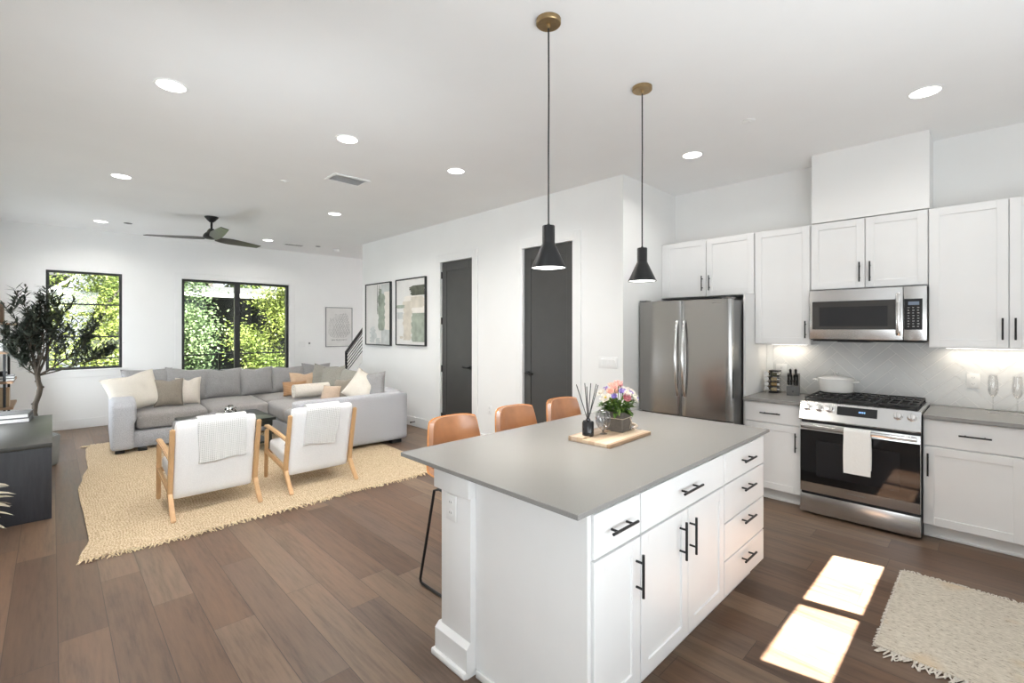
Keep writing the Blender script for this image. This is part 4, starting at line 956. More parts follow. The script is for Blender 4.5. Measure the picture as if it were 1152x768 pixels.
spots = [(-0.030, -0.060, 0.185, 'fl_pink'), (-0.035, 0.0, 0.245, 'fl_coral'), (-0.075, 0.0, 0.225, 'fl_peach'), (0.0, 0.03, 0.250, 'fl_peach'), (-0.100, -0.030, 0.205, 'fl_purple'), (-0.055, -0.045, 0.228, 'fl_purple'),
         (0.000, -0.030, 0.228, 'fl_purple'), (0.030, -0.020, 0.232, 'fl_white'), (-0.015, -0.055, 0.216, 'fl_white'), (-0.105, 0.015, 0.195, 'fl_white'), (0.045, -0.050, 0.210, 'fl_purple'), (0.085, -0.045, 0.195, 'fl_white'),
         (0.100, -0.020, 0.208, 'fl_white'), (0.110, -0.050, 0.165, 'fl_purple'), (0.055, 0.02, 0.238, 'fl_pink'), (0.040, -0.075, 0.178, 'fl_white'), (0.020, 0.075, 0.225, 'fl_purple'), (-0.06, 0.06, 0.215, 'fl_white'), (0.08, 0.05, 0.200, 'fl_peach'), (0.0, -0.005, 0.262, 'fl_coral')]
names_ = {'fl_pink': 'pink', 'fl_coral': 'coral', 'fl_peach': 'peach', 'fl_purple': 'purple', 'fl_white': 'white'}
for x, y, z, cm in spots:
    x, y, z = x * 1.15, y * 1.15, z + 0.018
    d = Vector((x, y, z - 0.12)); b = MB()
    flat = cm == 'fl_white'; rad = 1.22 * {'fl_pink': 0.031, 'fl_coral': 0.031, 'fl_peach': 0.028, 'fl_purple': 0.020, 'fl_white': 0.031}[cm]
    blossom(b, (x, y, z - 0.012), rad, d, 6 if flat else 5, 2 if flat else 4, flat)
    fl = b.build('flower_head', cm, t, 60); plabel(fl, names_[cm] + ' flower head')
    b = MB(); b.tube([(x * 0.3, y * 0.3, 0.095), (x * 0.8, y * 0.8, z - 0.05), (x, y, z - 0.010)], 0.0018, 5); b.build('stem', 'bouquet_leaf', t)
    if flat: b = MB(); b.lathe([(0.007, 0), (0.006, 0.006), (0, 0.008)], (0, 0, 0), 10, Matrix.Translation(Vector((x, y, z - 0.008))) @ d.to_track_quat('Z', 'Y').to_matrix().to_4x4()); b.build('flower_centre', 'fl_center', fl)
def leaf(b, base, d, L, w, droop=0.3, fold=0.15, up=Vector((0, 0, 1))):
    d = Vector(d).normalized(); s = d.cross(up); s = s.normalized() if s.length > 1e-4 else Vector((1, 0, 0)); n_ = s.cross(d)
    base = Vector(base)
    def lf(u, v):
        ww = w * math.sin(PI * min(1, 0.05 + 0.95 * v)) ** 0.75 * (1.15 - 0.4 * v); a = 2 * u - 1
        return base + d * (L * v) + s * (a * ww / 2) + n_ * (abs(a) * ww * fold) - up * (droop * L * v * v)
    b.grid(lf, 2, 4)
b = MB()
for k in range(95):
    a = rnd.uniform(0, 2 * PI); e = rnd.uniform(-0.05, 0.9)
    base = Vector((0.045 * math.cos(a), 0.045 * math.sin(a), rnd.uniform(0.105, 0.17)))
    leaf(b, base, (math.cos(a), math.sin(a), e), rnd.uniform(0.06, 0.10), rnd.uniform(0.022, 0.038), rnd.uniform(0.1, 0.5))
b.build('foliage', 'bouquet_leaf', t, 60)

# ------------------------------------------------------------------ rugs
def fringe(b, p0, p1, out, n, L, r, droop=True):
    p0, p1, out = Vector(p0), Vector(p1), Vector(out)
    for k in range(n):
        f = (k + rnd.uniform(-.3, .3)) / n; p = p0.lerp(p1, f); l = L * rnd.uniform(0.6, 1.25); sd = (p1 - p0).normalized() * rnd.uniform(-.6, .6) * l
        b.tube([p, p + out * l * 0.5 + sd * 0.3 + Vector((0, 0, 0.004 * rnd.random())), p + out * l + sd - Vector((0, 0, min(0.002, p.z * 0.3)))], [r, r, r * 0.8], 4)
t = thing('jute_rug', 'large jute rug with a wavy left edge and fringe under the sofa and armchairs', 'rug', (1.6, 6.2, 0), world=True)
RT = 0.013
def left_x(y):
    lut = [(4.22, 0.125), (4.6, 0.19), (5.3, 0.185), (5.7, 0.175), (6.05, 0.175), (6.5, 0.22), (7.0, 0.28), (7.5, 0.285), (8.0, 0.30), (8.3, 0.36)]
    for (a, xa), (c, xc) in zip(lut, lut[1:]):
        if y <= c: f = max(0, (y - a) / (c - a)); f = f * f * (3 - 2 * f); return xa + (xc - xa) * f
    return lut[-1][1]
def front_y(x): return 4.215 + 0.012 * math.sin(x * 7) - 0.02 * math.sin(x * 2.2)
b = MB()
def rug_fn(u, v):
    y = 4.22 + (8.27 - 4.22) * v; xl = left_x(y); xr = 3.12 - 0.02 * math.sin(y * 3); x = xl + (xr - xl) * u
    if v < 0.3: y += (front_y(x) - 4.22) * (1 - v / 0.3)
    return Vector((x, y, RT + 0.0015 * noise.noise(Vector((x * 3, y * 3, 0)))))
b.grid(rug_fn, 40, 60); vs0 = list(b.bm.verts); bmesh.ops.recalc_face_normals(b.bm, faces=list(b.bm.faces))
ext = bmesh.ops.extrude_face_region(b.bm, geom=list(b.bm.faces))
for v in ext['geom']:
    if isinstance(v, bmesh.types.BMVert): v.co.z = 0.0005
b.build('rug_body', 'jute', t, 40)
b = MB(); N = 230
for k in range(N):
    x = 0.13 + (3.10 - 0.13) * k / N + rnd.uniform(-.006, .006); y = front_y(x); l = rnd.uniform(0.035, 0.075)
    b.tube([(x, y + 0.006, 0.008), (x + rnd.uniform(-.012, .012), y - l * 0.5, 0.010 + rnd.uniform(0, 0.008)), (x + rnd.uniform(-.025, .025), y - l, 0.004)], [0.0055, 0.006, 0.003], 4)
plabel(b.build('fringe', 'jute_fringe', t), 'pale twisted jute fringe on the near edge'); b = MB()
for k in range(140):
    x = 0.36 + (0.62 - 0.36) * k / 140; 
    if k % 4 == 0: b.tube([(x, 8.265, 0.007), (x + rnd.uniform(-.02, .02), 8.32, 0.008)], 0.004, 4)
plabel(b.build('fringe', 'jute_fringe', t), 'thin fringe on the far edge'); b = MB()
for k in range(10):
    b.tube([(0.37, 8.26 - 0.006 * k, 0.008), (0.30 - rnd.random() * 0.05, 8.25 - 0.008 * k, 0.012)], 0.004, 4)
plabel(b.build('fringe', 'jute_fringe', t), 'loose strands at the far left corner')
t = thing('kitchen_rug', 'ivory flat-woven fringed rug on the kitchen floor in front of the range wall', 'rug', (3.36, -0.30, 0), world=True)
b = MB()
def krug(u, v):
    y = -0.98 + (0.40 + 0.98) * v; x = 2.85 + 1.01 * u
    x += 0.006 * math.sin(y * 11) * (2 * u - 1)
    return Vector((x, y, 0.011 + 0.0022 * noise.noise(Vector((x * 25, y * 25, 1)))))
b.grid(krug, 50, 60); bmesh.ops.recalc_face_normals(b.bm, faces=list(b.bm.faces))
ext = bmesh.ops.extrude_face_region(b.bm, geom=list(b.bm.faces))
for v in ext['geom']:
    if isinstance(v, bmesh.types.BMVert): v.co.z = 0.0005
b.build('rug_body', 'flatweave', t, 40)
b = MB()
fringe(b, (3.862, -0.98, 0.007), (3.862, 0.40, 0.007), (1, 0.1, 0), 150, 0.030, 0.0028)
plabel(b.build('fringe', 'flat_fringe', t), 'short yarn fringe on the range side'); b = MB()
fringe(b, (2.85, -0.98, 0.007), (2.85, 0.39, 0.007), (-1, 0.25, 0), 130, 0.060, 0.0045)
plabel(b.build('fringe', 'flat_fringe', t), 'long ivory yarn fringe on the near side'); b = MB()
fringe(b, (2.85, 0.396, 0.007), (3.86, 0.396, 0.007), (0, 1, 0), 130, 0.016, 0.0028)
plabel(b.build('fringe', 'flat_fringe', t), 'short frayed end of the rug')

# ------------------------------------------------------------------ sectional sofa
SO = Vector((3.465, 5.575, 0)); SR = -3.0
SM = Matrix.Translation(SO) @ Matrix.Rotation(R(SR), 4, 'Z')
t = thing('sectional_sofa', 'large grey fabric U-shaped sectional sofa filled with loose pillows', 'sofa', SO, R(SR))
SD = 3.32    # depth of the right-hand run; back of the long run at y = SD
def sb(name, c, s, r, mt='sofa', puff=0.0, n=12, lab=None):
    b = MB(); b.soft(c, s, r, puff, n); o = b.build(name, mt, t, 80)
    return o
def sbox(x0, x1, y0, y1, z0, z1, r, name, mt='sofa', puff=0.0, n=12):
    return sb(name, ((x0 + x1) / 2, (y0 + y1) / 2, (z0 + z1) / 2), (x1 - x0, y1 - y0, z1 - z0), r, mt, puff, n)
b = MB(); b.box(-3.02, -0.02, 1.78, SD - 0.01, 0.05, 0.245, 0.01, 2); b.box(-1.27, -0.02, 0.02, 1.79, 0.05, 0.245, 0.01, 2); b.build('base', 'sofa', t)
# left arm with a sloped, rounded front
b = MB()
def larm(u, v):
    pass
b.soft((-2.945, 2.46, 0.36), (0.23, 1.66, 0.62), 0.05, 0.0, 14)
for v in b.bm.verts:
    k = max(0, (2.3 - v.co.y) / 0.7)
    if v.co.z > 0.2: v.co.z -= 0.045 * k * k
    if v.co.x > -2.90 and v.co.z > 0.4: v.co.x += 0.02
b.build('arm', 'sofa', t, 80)
sbox(-1.44, 0.0, -0.0, 0.20, 0.05, 0.672, 0.035, 'arm', n=14)
sbox(-3.05, 0.0, SD - 0.20, SD, 0.05, 0.70, 0.04, 'back', n=14)
sbox(-0.22, 0.0, 0.205, SD - 0.205, 0.05, 0.69, 0.04, 'back', n=14)
sbox(-2.815, -2.03, 1.83, 3.11, 0.248, 0.452, 0.06, 'seat_cushion', 'sofa_warm', 0.028)
sbox(-2.025, -1.26, 1.83, 3.11, 0.248, 0.452, 0.06, 'seat_cushion', 'sofa_warm', 0.028)
sbox(-1.255, -0.225, 2.02, 3.11, 0.248, 0.452, 0.06, 'seat_cushion', 'sofa_warm', 0.025)
sbox(-1.275, -0.225, 1.12, 2.015, 0.248, 0.452, 0.06, 'seat_cushion', 'sofa_warm', 0.025)
sbox(-1.275, -0.225, 0.206, 1.115, 0.248, 0.452, 0.06, 'seat_cushion', 'sofa_warm', 0.025)
for x, y in ((-2.97, 1.75), (-2.75, 1.75), (-2.9, 3.2), (-1.2, 0.08), (-0.12, 0.08), (-1.3, 1.7), (-0.12, 3.2), (-0.12, 1.7), (-1.5, 3.2), (-1.5, 1.87)):
    zf = RT if (SM @ Vector((x, y, 0))).x < 3.1 and (SM @ Vector((x, y, 0))).y < 8.25 else 0.0
    b = MB(); b.box(x - 0.10 if abs(x + 0.12) < .01 else x - 0.045, x + 0.045, y - 0.045, y + 0.045, zf + 0.0015, 0.0495, 0.004); plabel(b.build('foot', 'dark_plastic', t), 'low black foot')

# loose pillows
def pillow(name, label, mt, loc, w, h, th, yaw, lean, roll=0.0, group='loose pillows on the sofa', chop=0.0, fr=None, seed=0, cat='pillow', pinch=0.07, wr=0.012):
    b = MB(); N = 18; rs = random.Random(seed); ph = [rs.uniform(0, 9) for _ in range(4)]
    def face(sgn):
        def fn(u, v):
            a, c = 2 * u - 1, 2 * v - 1
            x = a * (1 - pinch * (1 - c * c)) * w / 2; z = c * (1 - pinch * (1 - a * a)) * h / 2
            e = max(0.0, (1 - abs(a) ** 2.6)) ** 0.55 * max(0.0, (1 - abs(c) ** 2.6)) ** 0.55
            tk = th / 2 * e * (1.0 - 0.12 * c)
            nz = noise.noise(Vector((x * 7 + ph[0], z * 7 + ph[1], sgn * 3))) + 0.5 * noise.noise(Vector((x * 16 + ph[2], z * 5 + ph[3], sgn)))
            y = sgn * (tk + wr * nz * e)
            if chop and c > 0: z -= chop * h * math.exp(-(a * 3.2) ** 2) * c ** 2
            y += 0.015 * math.sin(2.2 * a + ph[0]) * c
            return Vector((x, y, z + h / 2))
        return fn
    b.grid(face(-1), N, N); b.grid(face(1), N, N); bmesh.ops.remove_doubles(b.bm, verts=list(b.bm.verts), dist=0.0015)
    o = b.build(name, mt, None, 80); tag(o, label, cat, group)
    if fr:
        rr = random.Random(seed + 1)
        for s in (-1, 1):
            b = MB()
            for k in range(46):
                z = h * (k + 0.5) / 46; c = 2 * z / h - 1; x = s * (1 - pinch * (1 - c * c)) * w / 2
                b.tube([(x, 0, z), (x + s * rr.uniform(0.006, 0.014), rr.uniform(-.008, .008), z + rr.uniform(-.006, .006))], 0.0025, 4)
            q = b.build('fringe', fr, o); plabel(q, 'ivory side fringe')
    o.matrix_world = Matrix.Translation(loc) @ Matrix.Rotation(R(yaw), 4, 'Z') @ Matrix.Rotation(R(lean), 4, 'X') @ Matrix.Rotation(R(roll), 4, 'Y')
    return o
# lean < 0: the top tips away from the viewer (towards +y)
ZS = 0.468
G = 'grey back cushions of the sofa'
pillow('back_cushion', 'grey back cushion at the left end, mostly hidden behind the big ivory pillow', 'cushion_grey', (0.98, 8.50, ZS), 0.60, 0.50, 0.20, -3, -14, group=G, seed=1)
pillow('back_cushion', 'grey back cushion behind the taupe and cream pillows, left of the sliding door', 'cushion_grey', (1.42, 8.42, ZS), 0.60, 0.49, 0.20, -8, -16, 6, group=G, seed=2, chop=0.02)
pillow('back_cushion', 'grey back cushion below the left pane of the sliding door', 'cushion_grey', (1.90, 8.38, ZS - 0.01), 0.56, 0.47, 0.21, -3, -15, group=G, seed=3, chop=0.04)
pillow('back_cushion', 'grey back cushion below the middle bar of the sliding door', 'cushion_grey', (2.385, 8.36, ZS - 0.01), 0.54, 0.46, 0.21, -3, -15, -2, group=G, seed=4, chop=0.04)
pillow('back_cushion', 'grey back cushion behind the tan and rust pillows', 'cushion_grey', (2.86, 8.34, ZS - 0.01), 0.56, 0.45, 0.20, -3, -15, group=G, seed=5, chop=0.03)
pillow('back_cushion', 'small grey corner cushion below the light switches', 'cushion_grey', (3.34, 8.42, ZS), 0.48, 0.46, 0.18, -30, -12, group=G, seed=6, chop=0.04)
pillow('back_cushion', 'greige cushion in the sofa corner behind the cream blanket roll', 'cushion_greige', (3.20, 7.86, ZS), 0.52, 0.47, 0.19, -62, -14, 5, group=G, seed=7, chop=0.03)
pillow('back_cushion', 'greige cushion right of the blanket roll, tilted, second from the sofa corner', 'cushion_greige', (3.16, 7.36, ZS), 0.50, 0.48, 0.18, -72, -16, -6, group=G, seed=8)
pillow('back_cushion', 'greige cushion below the foot of the stair railing', 'cushion_greige', (3.17, 6.86, ZS), 0.52, 0.46, 0.18, -78, -16, 4, group=G, seed=9)
pillow('back_cushion', 'grey cushion at the right end, between the ivory pillow and the sofa arm', 'cushion_grey', (3.12, 5.96, ZS), 0.44, 0.47, 0.17, -55, -10, -6, group=G, seed=10)
pillow('pillow', 'big ivory pillow slumped against the left sofa arm', 'linen_white', (0.84, 7.83, ZS + 0.015), 0.58, 0.52, 0.20, 6, -28, -12, seed=11, chop=0.05, wr=0.016)
pillow('pillow', 'taupe pillow with an ivory fringe, second from the left sofa arm', 'linen_taupe', (1.135, 7.86, ZS + 0.01), 0.33, 0.38, 0.15, -10, -15, seed=12, chop=0.06, fr='fringe')
pillow('pillow', 'cream pillow right of the taupe fringed one', 'linen_cream', (1.355, 7.90, ZS + 0.01), 0.31, 0.38, 0.14, -16, -14, seed=13, chop=0.08)
pillow('pillow', 'tan pillow behind the rolled blanket', 'linen_tan', (3.02, 7.97, ZS), 0.50, 0.36, 0.15, -5, -18, seed=14, chop=0.08)
pillow('pillow', 'small rust striped lumbar pillow left of the rolled blanket', 'linen_rust', (2.78, 7.80, ZS), 0.36, 0.23, 0.12, -5, -14, seed=15, pinch=0.04, wr=0.006)
pillow('pillow', 'small peach pillow lying in front of the taupe one near the sofa arm', 'linen_peach', (2.82, 6.62, ZS), 0.34, 0.26, 0.12, -66, -16, seed=16)
pillow('pillow', 'brown taupe pillow between the peach pillow and the big ivory one', 'linen_taupe', (2.97, 6.46, ZS), 0.44, 0.37, 0.15, -66, -18, -8, seed=17, chop=0.06)
pillow('pillow', 'big ivory pillow standing on its corner beside the right sofa arm', 'linen_white', (2.93, 6.10, ZS + 0.085), 0.42, 0.42, 0.18, -42, -17, 33, seed=18, chop=-0.06, wr=0.016)
# rolled fleece blanket
def spiral_roll(L, r0, turns, th):
    b = MB()
    def fn(u, v):
        a = 2 * PI * turns * u; r = 0.012 + (r0 - 0.012) * u
        return Vector(((v - 0.5) * L * (1 + 0.02 * math.sin(a * 1.7)), r * math.cos(a) * 1.06, r * math.sin(a) * 0.97))
    b.grid(fn, 100, 10); bmesh.ops.recalc_face_normals(b.bm, faces=list(b.bm.faces)); bmesh.ops.solidify(b.bm, geom=list(b.bm.faces), thickness=th)
    return b
b = spiral_roll(0.52, 0.118, 4, 0.022); o = b.build('rolled_blanket', 'fleece', None, 60); tag(o, 'rolled cream fleece blanket lying on the right corner of the sofa', 'blanket')
o.matrix_world = Matrix.Translation((2.86, 7.36, ZS + 0.128)) @ Matrix.Rotation(R(-4), 4, 'Z')

# ------------------------------------------------------------------ coffee table and what stands on it
t = thing('coffee_table', 'low black coffee table in front of the sofa', 'coffee table', (1.565, 6.78, RT), world=True)
b = MB(); b.box(1.10, 2.03, 6.36, 7.20, 0.385, 0.42, 0.004, 2); b.build('tabletop', 'table_black', t)
b = MB(); b.box(1.13, 2.00, 6.39, 7.17, 0.315, 0.3845, 0.003); b.build('apron', 'table_black', t)
for x in (1.135, 1.925):
    for y in (6.395, 7.095): b = MB(); b.box(x, x + 0.07, y, y + 0.07, RT + 0.0015, 0.3145, 0.003); b.build('leg', 'table_black', t)
b = MB(); b.box(1.14, 1.99, 6.40, 7.16, 0.10, 0.125, 0.003); b.build('lower_shelf', 'table_black', t)
t = thing('coffee_table_book', 'dark flat book on the black coffee table under the metal candle holder', 'book', (1.62, 6.85, 0.4205), R(4))
b = MB(); b.box(-0.19, 0.19, -0.13, 0.13, 0.0, 0.004, 0.001); b.box(-0.19, 0.19, -0.13, 0.13, 0.020, 0.024, 0.001); b.box(0.184, 0.19, -0.13, 0.13, 0.004, 0.02); b.build('cover', 'book_cover', t)
b = MB(); b.box(-0.184, 0.183, -0.125, 0.125, 0.0042, 0.0198); b.build('pages', 'paper', t)
t = thing('candle_holder', 'shiny knobbed metal candle holder standing on the coffee table', 'candle holder', (1.64, 6.86, 0.445), 0)
b = MB(); b.lathe([(0, 0), (0.045, 0), (0.05, 0.01), (0.058, 0.045), (0.05, 0.08), (0.036, 0.092), (0.036, 0.105), (0.030, 0.105), (0.03, 0.06), (0, 0.055)], (0, 0, 0), 28); b.build('bowl', 'chrome', t)
for k in range(8):
    a = 2 * PI * k / 8; 
    for z, rr in ((0.028, 0.058), (0.064, 0.058)):
        b = MB(); b.lathe([(0, -0.012), (0.010, -0.007), (0.014, 0), (0.010, 0.007), (0, 0.012)], (0, 0, 0), 10, Matrix.Translation((rr * math.cos(a + z * 14), rr * math.sin(a + z * 14), z))); b.build('knob', 'glass_black' if (k % 2) else 'chrome', t)
t = thing('candle_dish', 'small cream dish left of the metal candle holder on the book', 'dish', (1.50, 6.86, 0.445), 0)
b = MB(); b.lathe([(0, 0), (0.035, 0), (0.045, 0.018), (0.041, 0.018), (0.033, 0.005), (0, 0.005)], (0, 0, 0), 24); b.build('dish', 'ceramic', t)

# ------------------------------------------------------------------ armchairs
def bar(b, pts, w, d, taper=None):
    """rectangular bar through (x,y,z) points in the y-z plane; w along x, d in the plane"""
    pts = [Vector(p) for p in pts]; L = []; Rr = []
    for i, p in enumerate(pts):
        a = pts[max(0, i - 1)]; c = pts[min(len(pts) - 1, i + 1)]; dv = (c - a).normalized(); nn = Vector((0, -dv.z, dv.y)); k = taper[i] if taper else 1
        L.append(p + nn * d / 2 * k); Rr.append(p - nn * d / 2 * k)
    bb = bmesh.new(); rings = []
    for l, r in zip(L, Rr): rings.append([bb.verts.new(l + Vector((-w / 2, 0, 0))), bb.verts.new(l + Vector((w / 2, 0, 0))), bb.verts.new(r + Vector((w / 2, 0, 0))), bb.verts.new(r + Vector((-w / 2, 0, 0)))])
    for A, B in zip(rings, rings[1:]):
        for k in range(4): bb.faces.new((A[k], A[(k + 1) % 4], B[(k + 1) % 4], B[k]))
    bb.faces.new(list(reversed(rings[0]))); bb.faces.new(rings[-1])
    bmesh.ops.recalc_face_normals(bb, faces=list(bb.faces))
    ed = [e for e in bb.edges if e.calc_face_angle(0) > R(50)]
    bmesh.ops.bevel(bb, geom=ed, offset=0.007, segments=2, affect='EDGES'); b.merge(bb)
CWD = 0.665
def make_chair():
    t = thing('armchair', 'left of two white armchairs with oak frames, seen from behind, backing the kitchen', 'armchair', (0, 0, 0), group='oak framed white armchairs')
    for x in (0.018, CWD - 0.018):
        b = MB(); bar(b, [(x, 0.012, 0.001), (x, 0.105, 0.095), (x, 0.175, 0.185), (x, 0.165, 0.28), (x, 0.105, 0.52), (x, 0.055, 0.725)], 0.036, 0.044, [0.62, 0.85, 1.15, 1.05, 0.85, 0.7]); b.build('rear_leg', 'oak', t)
        b = MB(); bar(b, [(x, 0.745, 0.001), (x, 0.735, 0.26), (x, 0.715, 0.50)], 0.034, 0.036, [0.7, 1, 0.95]); b.build('front_leg', 'oak', t)
        b = MB(); bar(b, [(x, 0.105, 0.478), (x, 0.40, 0.512), (x, 0.70, 0.535), (x, 0.745, 0.532)], 0.042, 0.028, [0.9, 1, 1, 0.7]); b.build('armrest', 'oak', t)
        b = MB(); bar(b, [(x, 0.175, 0.195), (x, 0.735, 0.272)], 0.026, 0.042); b.build('side_rail', 'oak', t)
    b = MB(); b.box(0.034, CWD - 0.034, 0.715, 0.740, 0.245, 0.290, 0.004, 2); b.build('front_rail', 'oak', t)
    # upholstered back: a padded slab following the lean
    b = MB(); b.soft((0, 0, 0), (CWD - 0.078, 0.075, 0.66), 0.026, 0.0, 12)
    an = math.atan2(0.14, 0.63); T = Matrix.Translation((CWD / 2, 0.150, 0.455)) @ Matrix.Rotation(an, 4, 'X'); b.bm.transform(T); b.build('back_pad', 'chair_white', t, 80)
    b = MB(); b.soft((0, 0, 0), (CWD - 0.078, 0.56, 0.125), 0.035, 0.02, 12); b.bm.transform(Matrix.Translation((CWD / 2, 0.455, 0.298)) @ Matrix.Rotation(R(7.8), 4, 'X')); b.build('seat_cushion', 'seat_grey', t, 80)
    return t
CH1 = (0.662, 4.485, RT); CH2 = (1.552, 4.478, RT)
ch = make_chair(); ch.location = CH1
dup(ch, CH2, 0, 'right of two white armchairs with oak frames, nearest the grey sofa end')
# throws over the chair backs
def throw(name, label, x0, x1, lb, lf, skew, loc, seed, thick=0.013):
    an = math.atan2(0.14, 0.63); c_, s_ = math.cos(an), math.sin(an)
    rr = random.Random(seed); p1, p2 = rr.uniform(0, 6), rr.uniform(0, 6)
    zt, hy = 0.331, 0.0405 
    path_b, path_t, path_f = lb, PI * hy, lf
    def fn(u, v):
        s = v * (path_b + path_t + path_f); x = x0 + (x1 - x0) * u
        wav = 0.004 * math.sin(u * 11 + p1) + 0.003 * math.sin(u * 23 + p2)
        if s < path_b: y, z = -hy - 0.003 - abs(wav) * (1 - s / path_b) * 1.6, zt - hy * 0.5 - (path_b - s)
        elif s < path_b + path_t:
            a = (s - path_b) / path_t * PI; y, z = -(hy + 0.003) * math.cos(a), zt - hy * 0.5 + 0.034 * math.sin(a)
        else: y, z = hy + 0.003 + abs(wav), zt - hy * 0.5 - (s - path_b - path_t)
        hang = max(0.0, 1 - s / path_b)
        x += skew * hang + 0.006 * math.sin(s * 15 + p2) * (1 if u > .5 else -1) * hang
        z -= 0.010 * math.sin(u * PI * 1.3 + p1) * hang
        return Vector((x, y * c_ - z * s_ + 0.150, y * s_ + z * c_ + 0.455))
    b = MB(); b.grid(fn, 26, 44); bmesh.ops.recalc_face_normals(b.bm, faces=list(b.bm.faces)); bmesh.ops.solidify(b.bm, geom=list(b.bm.faces), thickness=-thick)
    def fn2(u, v):     # second folded layer peeping out at the left edge
        p = fn(u, v); return p + Vector((-0.016, -0.018 if p.y < 0.1 else 0.0, -0.006))
    o = b.build(name, 'waffle', None, 60); tag(o, label, 'throw', 'white waffle throws on the armchairs'); o.location = loc
    m_ = o.modifiers.new('soft_edge', 'BEVEL'); m_.width = 0.004; m_.segments = 2; m_.limit_method = 'ANGLE'; m_.angle_limit = R(40)
    return o
throw('throw_blanket', 'white waffle throw draped over the left armchair back', 0.185, 0.545, 0.335, 0.22, 0.015, CH1, 3)
throw('throw_blanket', 'white waffle throw draped over the right armchair back', 0.165, 0.485, 0.345, 0.22, -0.02, CH2, 5)
pillow('pillow', 'grey pillow on the left armchair, peeking over its back', 'cushion_grey', (CH1[0] + 0.235, CH1[1] + 0.40, 0.395), 0.33, 0.415, 0.14, 3, 16, -5, group=None, seed=31)
pillow('knit_pillow', 'chunky speckled knit pillow on the seat of the right armchair', 'knit', (CH2[0] + 0.31, CH2[1] + 0.42, 0.382), 0.46, 0.26, 0.16, 8, 16, group=None, seed=32, wr=0.02)

# ------------------------------------------------------------------ console, books, plants, shelf on the left
t = thing('console_cabinet', 'charcoal stained wooden console block along the left wall', 'console', (-0.27, 6.2, 0), world=True)
b = MB(); b.box(XL + 0.02, -0.003, 5.342, 7.075, 0.0, 0.580, 0.004, 2); b.build('body', 'console', t)
b = MB(); b.box(XL + 0.02, 0.0, 5.337, 7.079, 0.5805, 0.616, 0.004, 2); b.build('top', 'console_top', t)
def book(label, loc, rz, w, d, h, group):
    t = thing('book', label, 'book', loc, rz, group)
    b = MB(); b.box(-w, 0, 0, d, 0, 0.005, 0.001); b.box(-w, 0, 0, d, h - 0.005, h, 0.001); b.box(-0.005, 0, 0, d, 0.005, h - 0.005); b.build('cover', 'book_cover', t)
    b = MB(); b.box(-w + 0.003, -0.006, 0.003, d - 0.004, 0.0053, h - 0.0053); b.build('pages', 'paper', t)
book('lower of two thick white-paged books on the charcoal console', (-0.160, 6.66, 0.6165), R(-3), 0.27, 0.36, 0.042, 'books on the console')
book('upper of two thick books on the charcoal console, grey cover facing up', (-0.168, 6.68, 0.6590), R(-4), 0.26, 0.34, 0.040, 'books on the console')
# tree
t = thing('olive_tree', 'tall potted olive tree behind the console in front of the left window', 'plant', (-0.125, 7.45, 0), world=True)
tb = Vector((-0.125, 7.45, 0))
b = MB(); b.lathe([(0, 0), (0.15, 0), (0.175, 0.02), (0.19, 0.32), (0.18, 0.34), (0.165, 0.34), (0.16, 0.30), (0, 0.30)], tb, 28); b.build('planter', 'terracotta', t)
b = MB(); b.lathe([(0.159, 0.301), (0.0, 0.310)], tb, 20); b.build('soil', 'soil', t)
rt = random.Random(12); BR = []; tips = []
def branch(p, d, L, r, depth, b):
    n = 5; pts = [p.copy()]; q = p.copy(); dd = d.copy()
    for k in range(n):
        dd = (dd + Vector((rt.uniform(-.16, .16), rt.uniform(-.16, .16), rt.uniform(-.02, .12)))).normalized(); q = q + dd * L / n; pts.append(q.copy())
        if depth >= 1: tips.append((q.copy(), dd.copy(), depth))
    b.tube(pts, [r * (1 - 0.6 * k / n) for k in range(n + 1)], 6)
    if depth < 2:
        for i in ((2, 3, 4, 5) if depth == 0 else (3, 5)):
            for _ in range(2 if i == n else 1):
                a = rt.uniform(0, 2 * PI); sd = Vector((math.cos(a), math.sin(a), rt.uniform(0.0, 0.8)))
                branch(pts[i], (dd * 0.8 + sd * 0.75).normalized(), L * rt.uniform(0.42, 0.68), r * 0.42, depth + 1, b)
b = MB()
trunk = [tb + Vector(v) for v in ((0, 0, 0.29), (0.012, 0, 0.45), (-0.018, 0.01, 0.60), (-0.012, 0, 0.70), (0.018, 0, 0.80), (0.028, 0, 0.88), (0.012, 0, 0.95), (0.004, 0, 1.03))]
b.tube(trunk, [0.028, 0.026, 0.024, 0.026, 0.024, 0.026, 0.023, 0.024], 9)
for k, (i, dx) in enumerate(((3, -0.03), (5, 0.03), (6, -0.025))): b.tube([trunk[i], trunk[i] + Vector((dx, -0.01, 0.006))], [0.018, 0.010], 7)
top = trunk[-1]
for d, L, r in (((-0.26, 0.1, 0.95), 0.36, 0.016), ((-0.10, -0.1, 1.0), 0.52, 0.017), ((0.12, 0.12, 1.0), 0.56, 0.019), ((0.50, -0.05, 0.9), 0.44, 0.016), ((0.95, 0.05, 0.55), 0.50, 0.013), ((1.0, -0.1, 0.25), 0.44, 0.010), ((-0.4, -0.1, 0.45), 0.24, 0.010), ((-0.06, 0.3, 0.9), 0.42, 0.015), ((0.72, 0.2, 0.45), 0.46, 0.012), ((0.25, -0.25, 0.95), 0.48, 0.013)):
    branch(top - Vector((0, 0, 0.02)), Vector(d).normalized(), L, r, 0, b)
b.build('trunk', 'bark', t, 60)
b = MB()
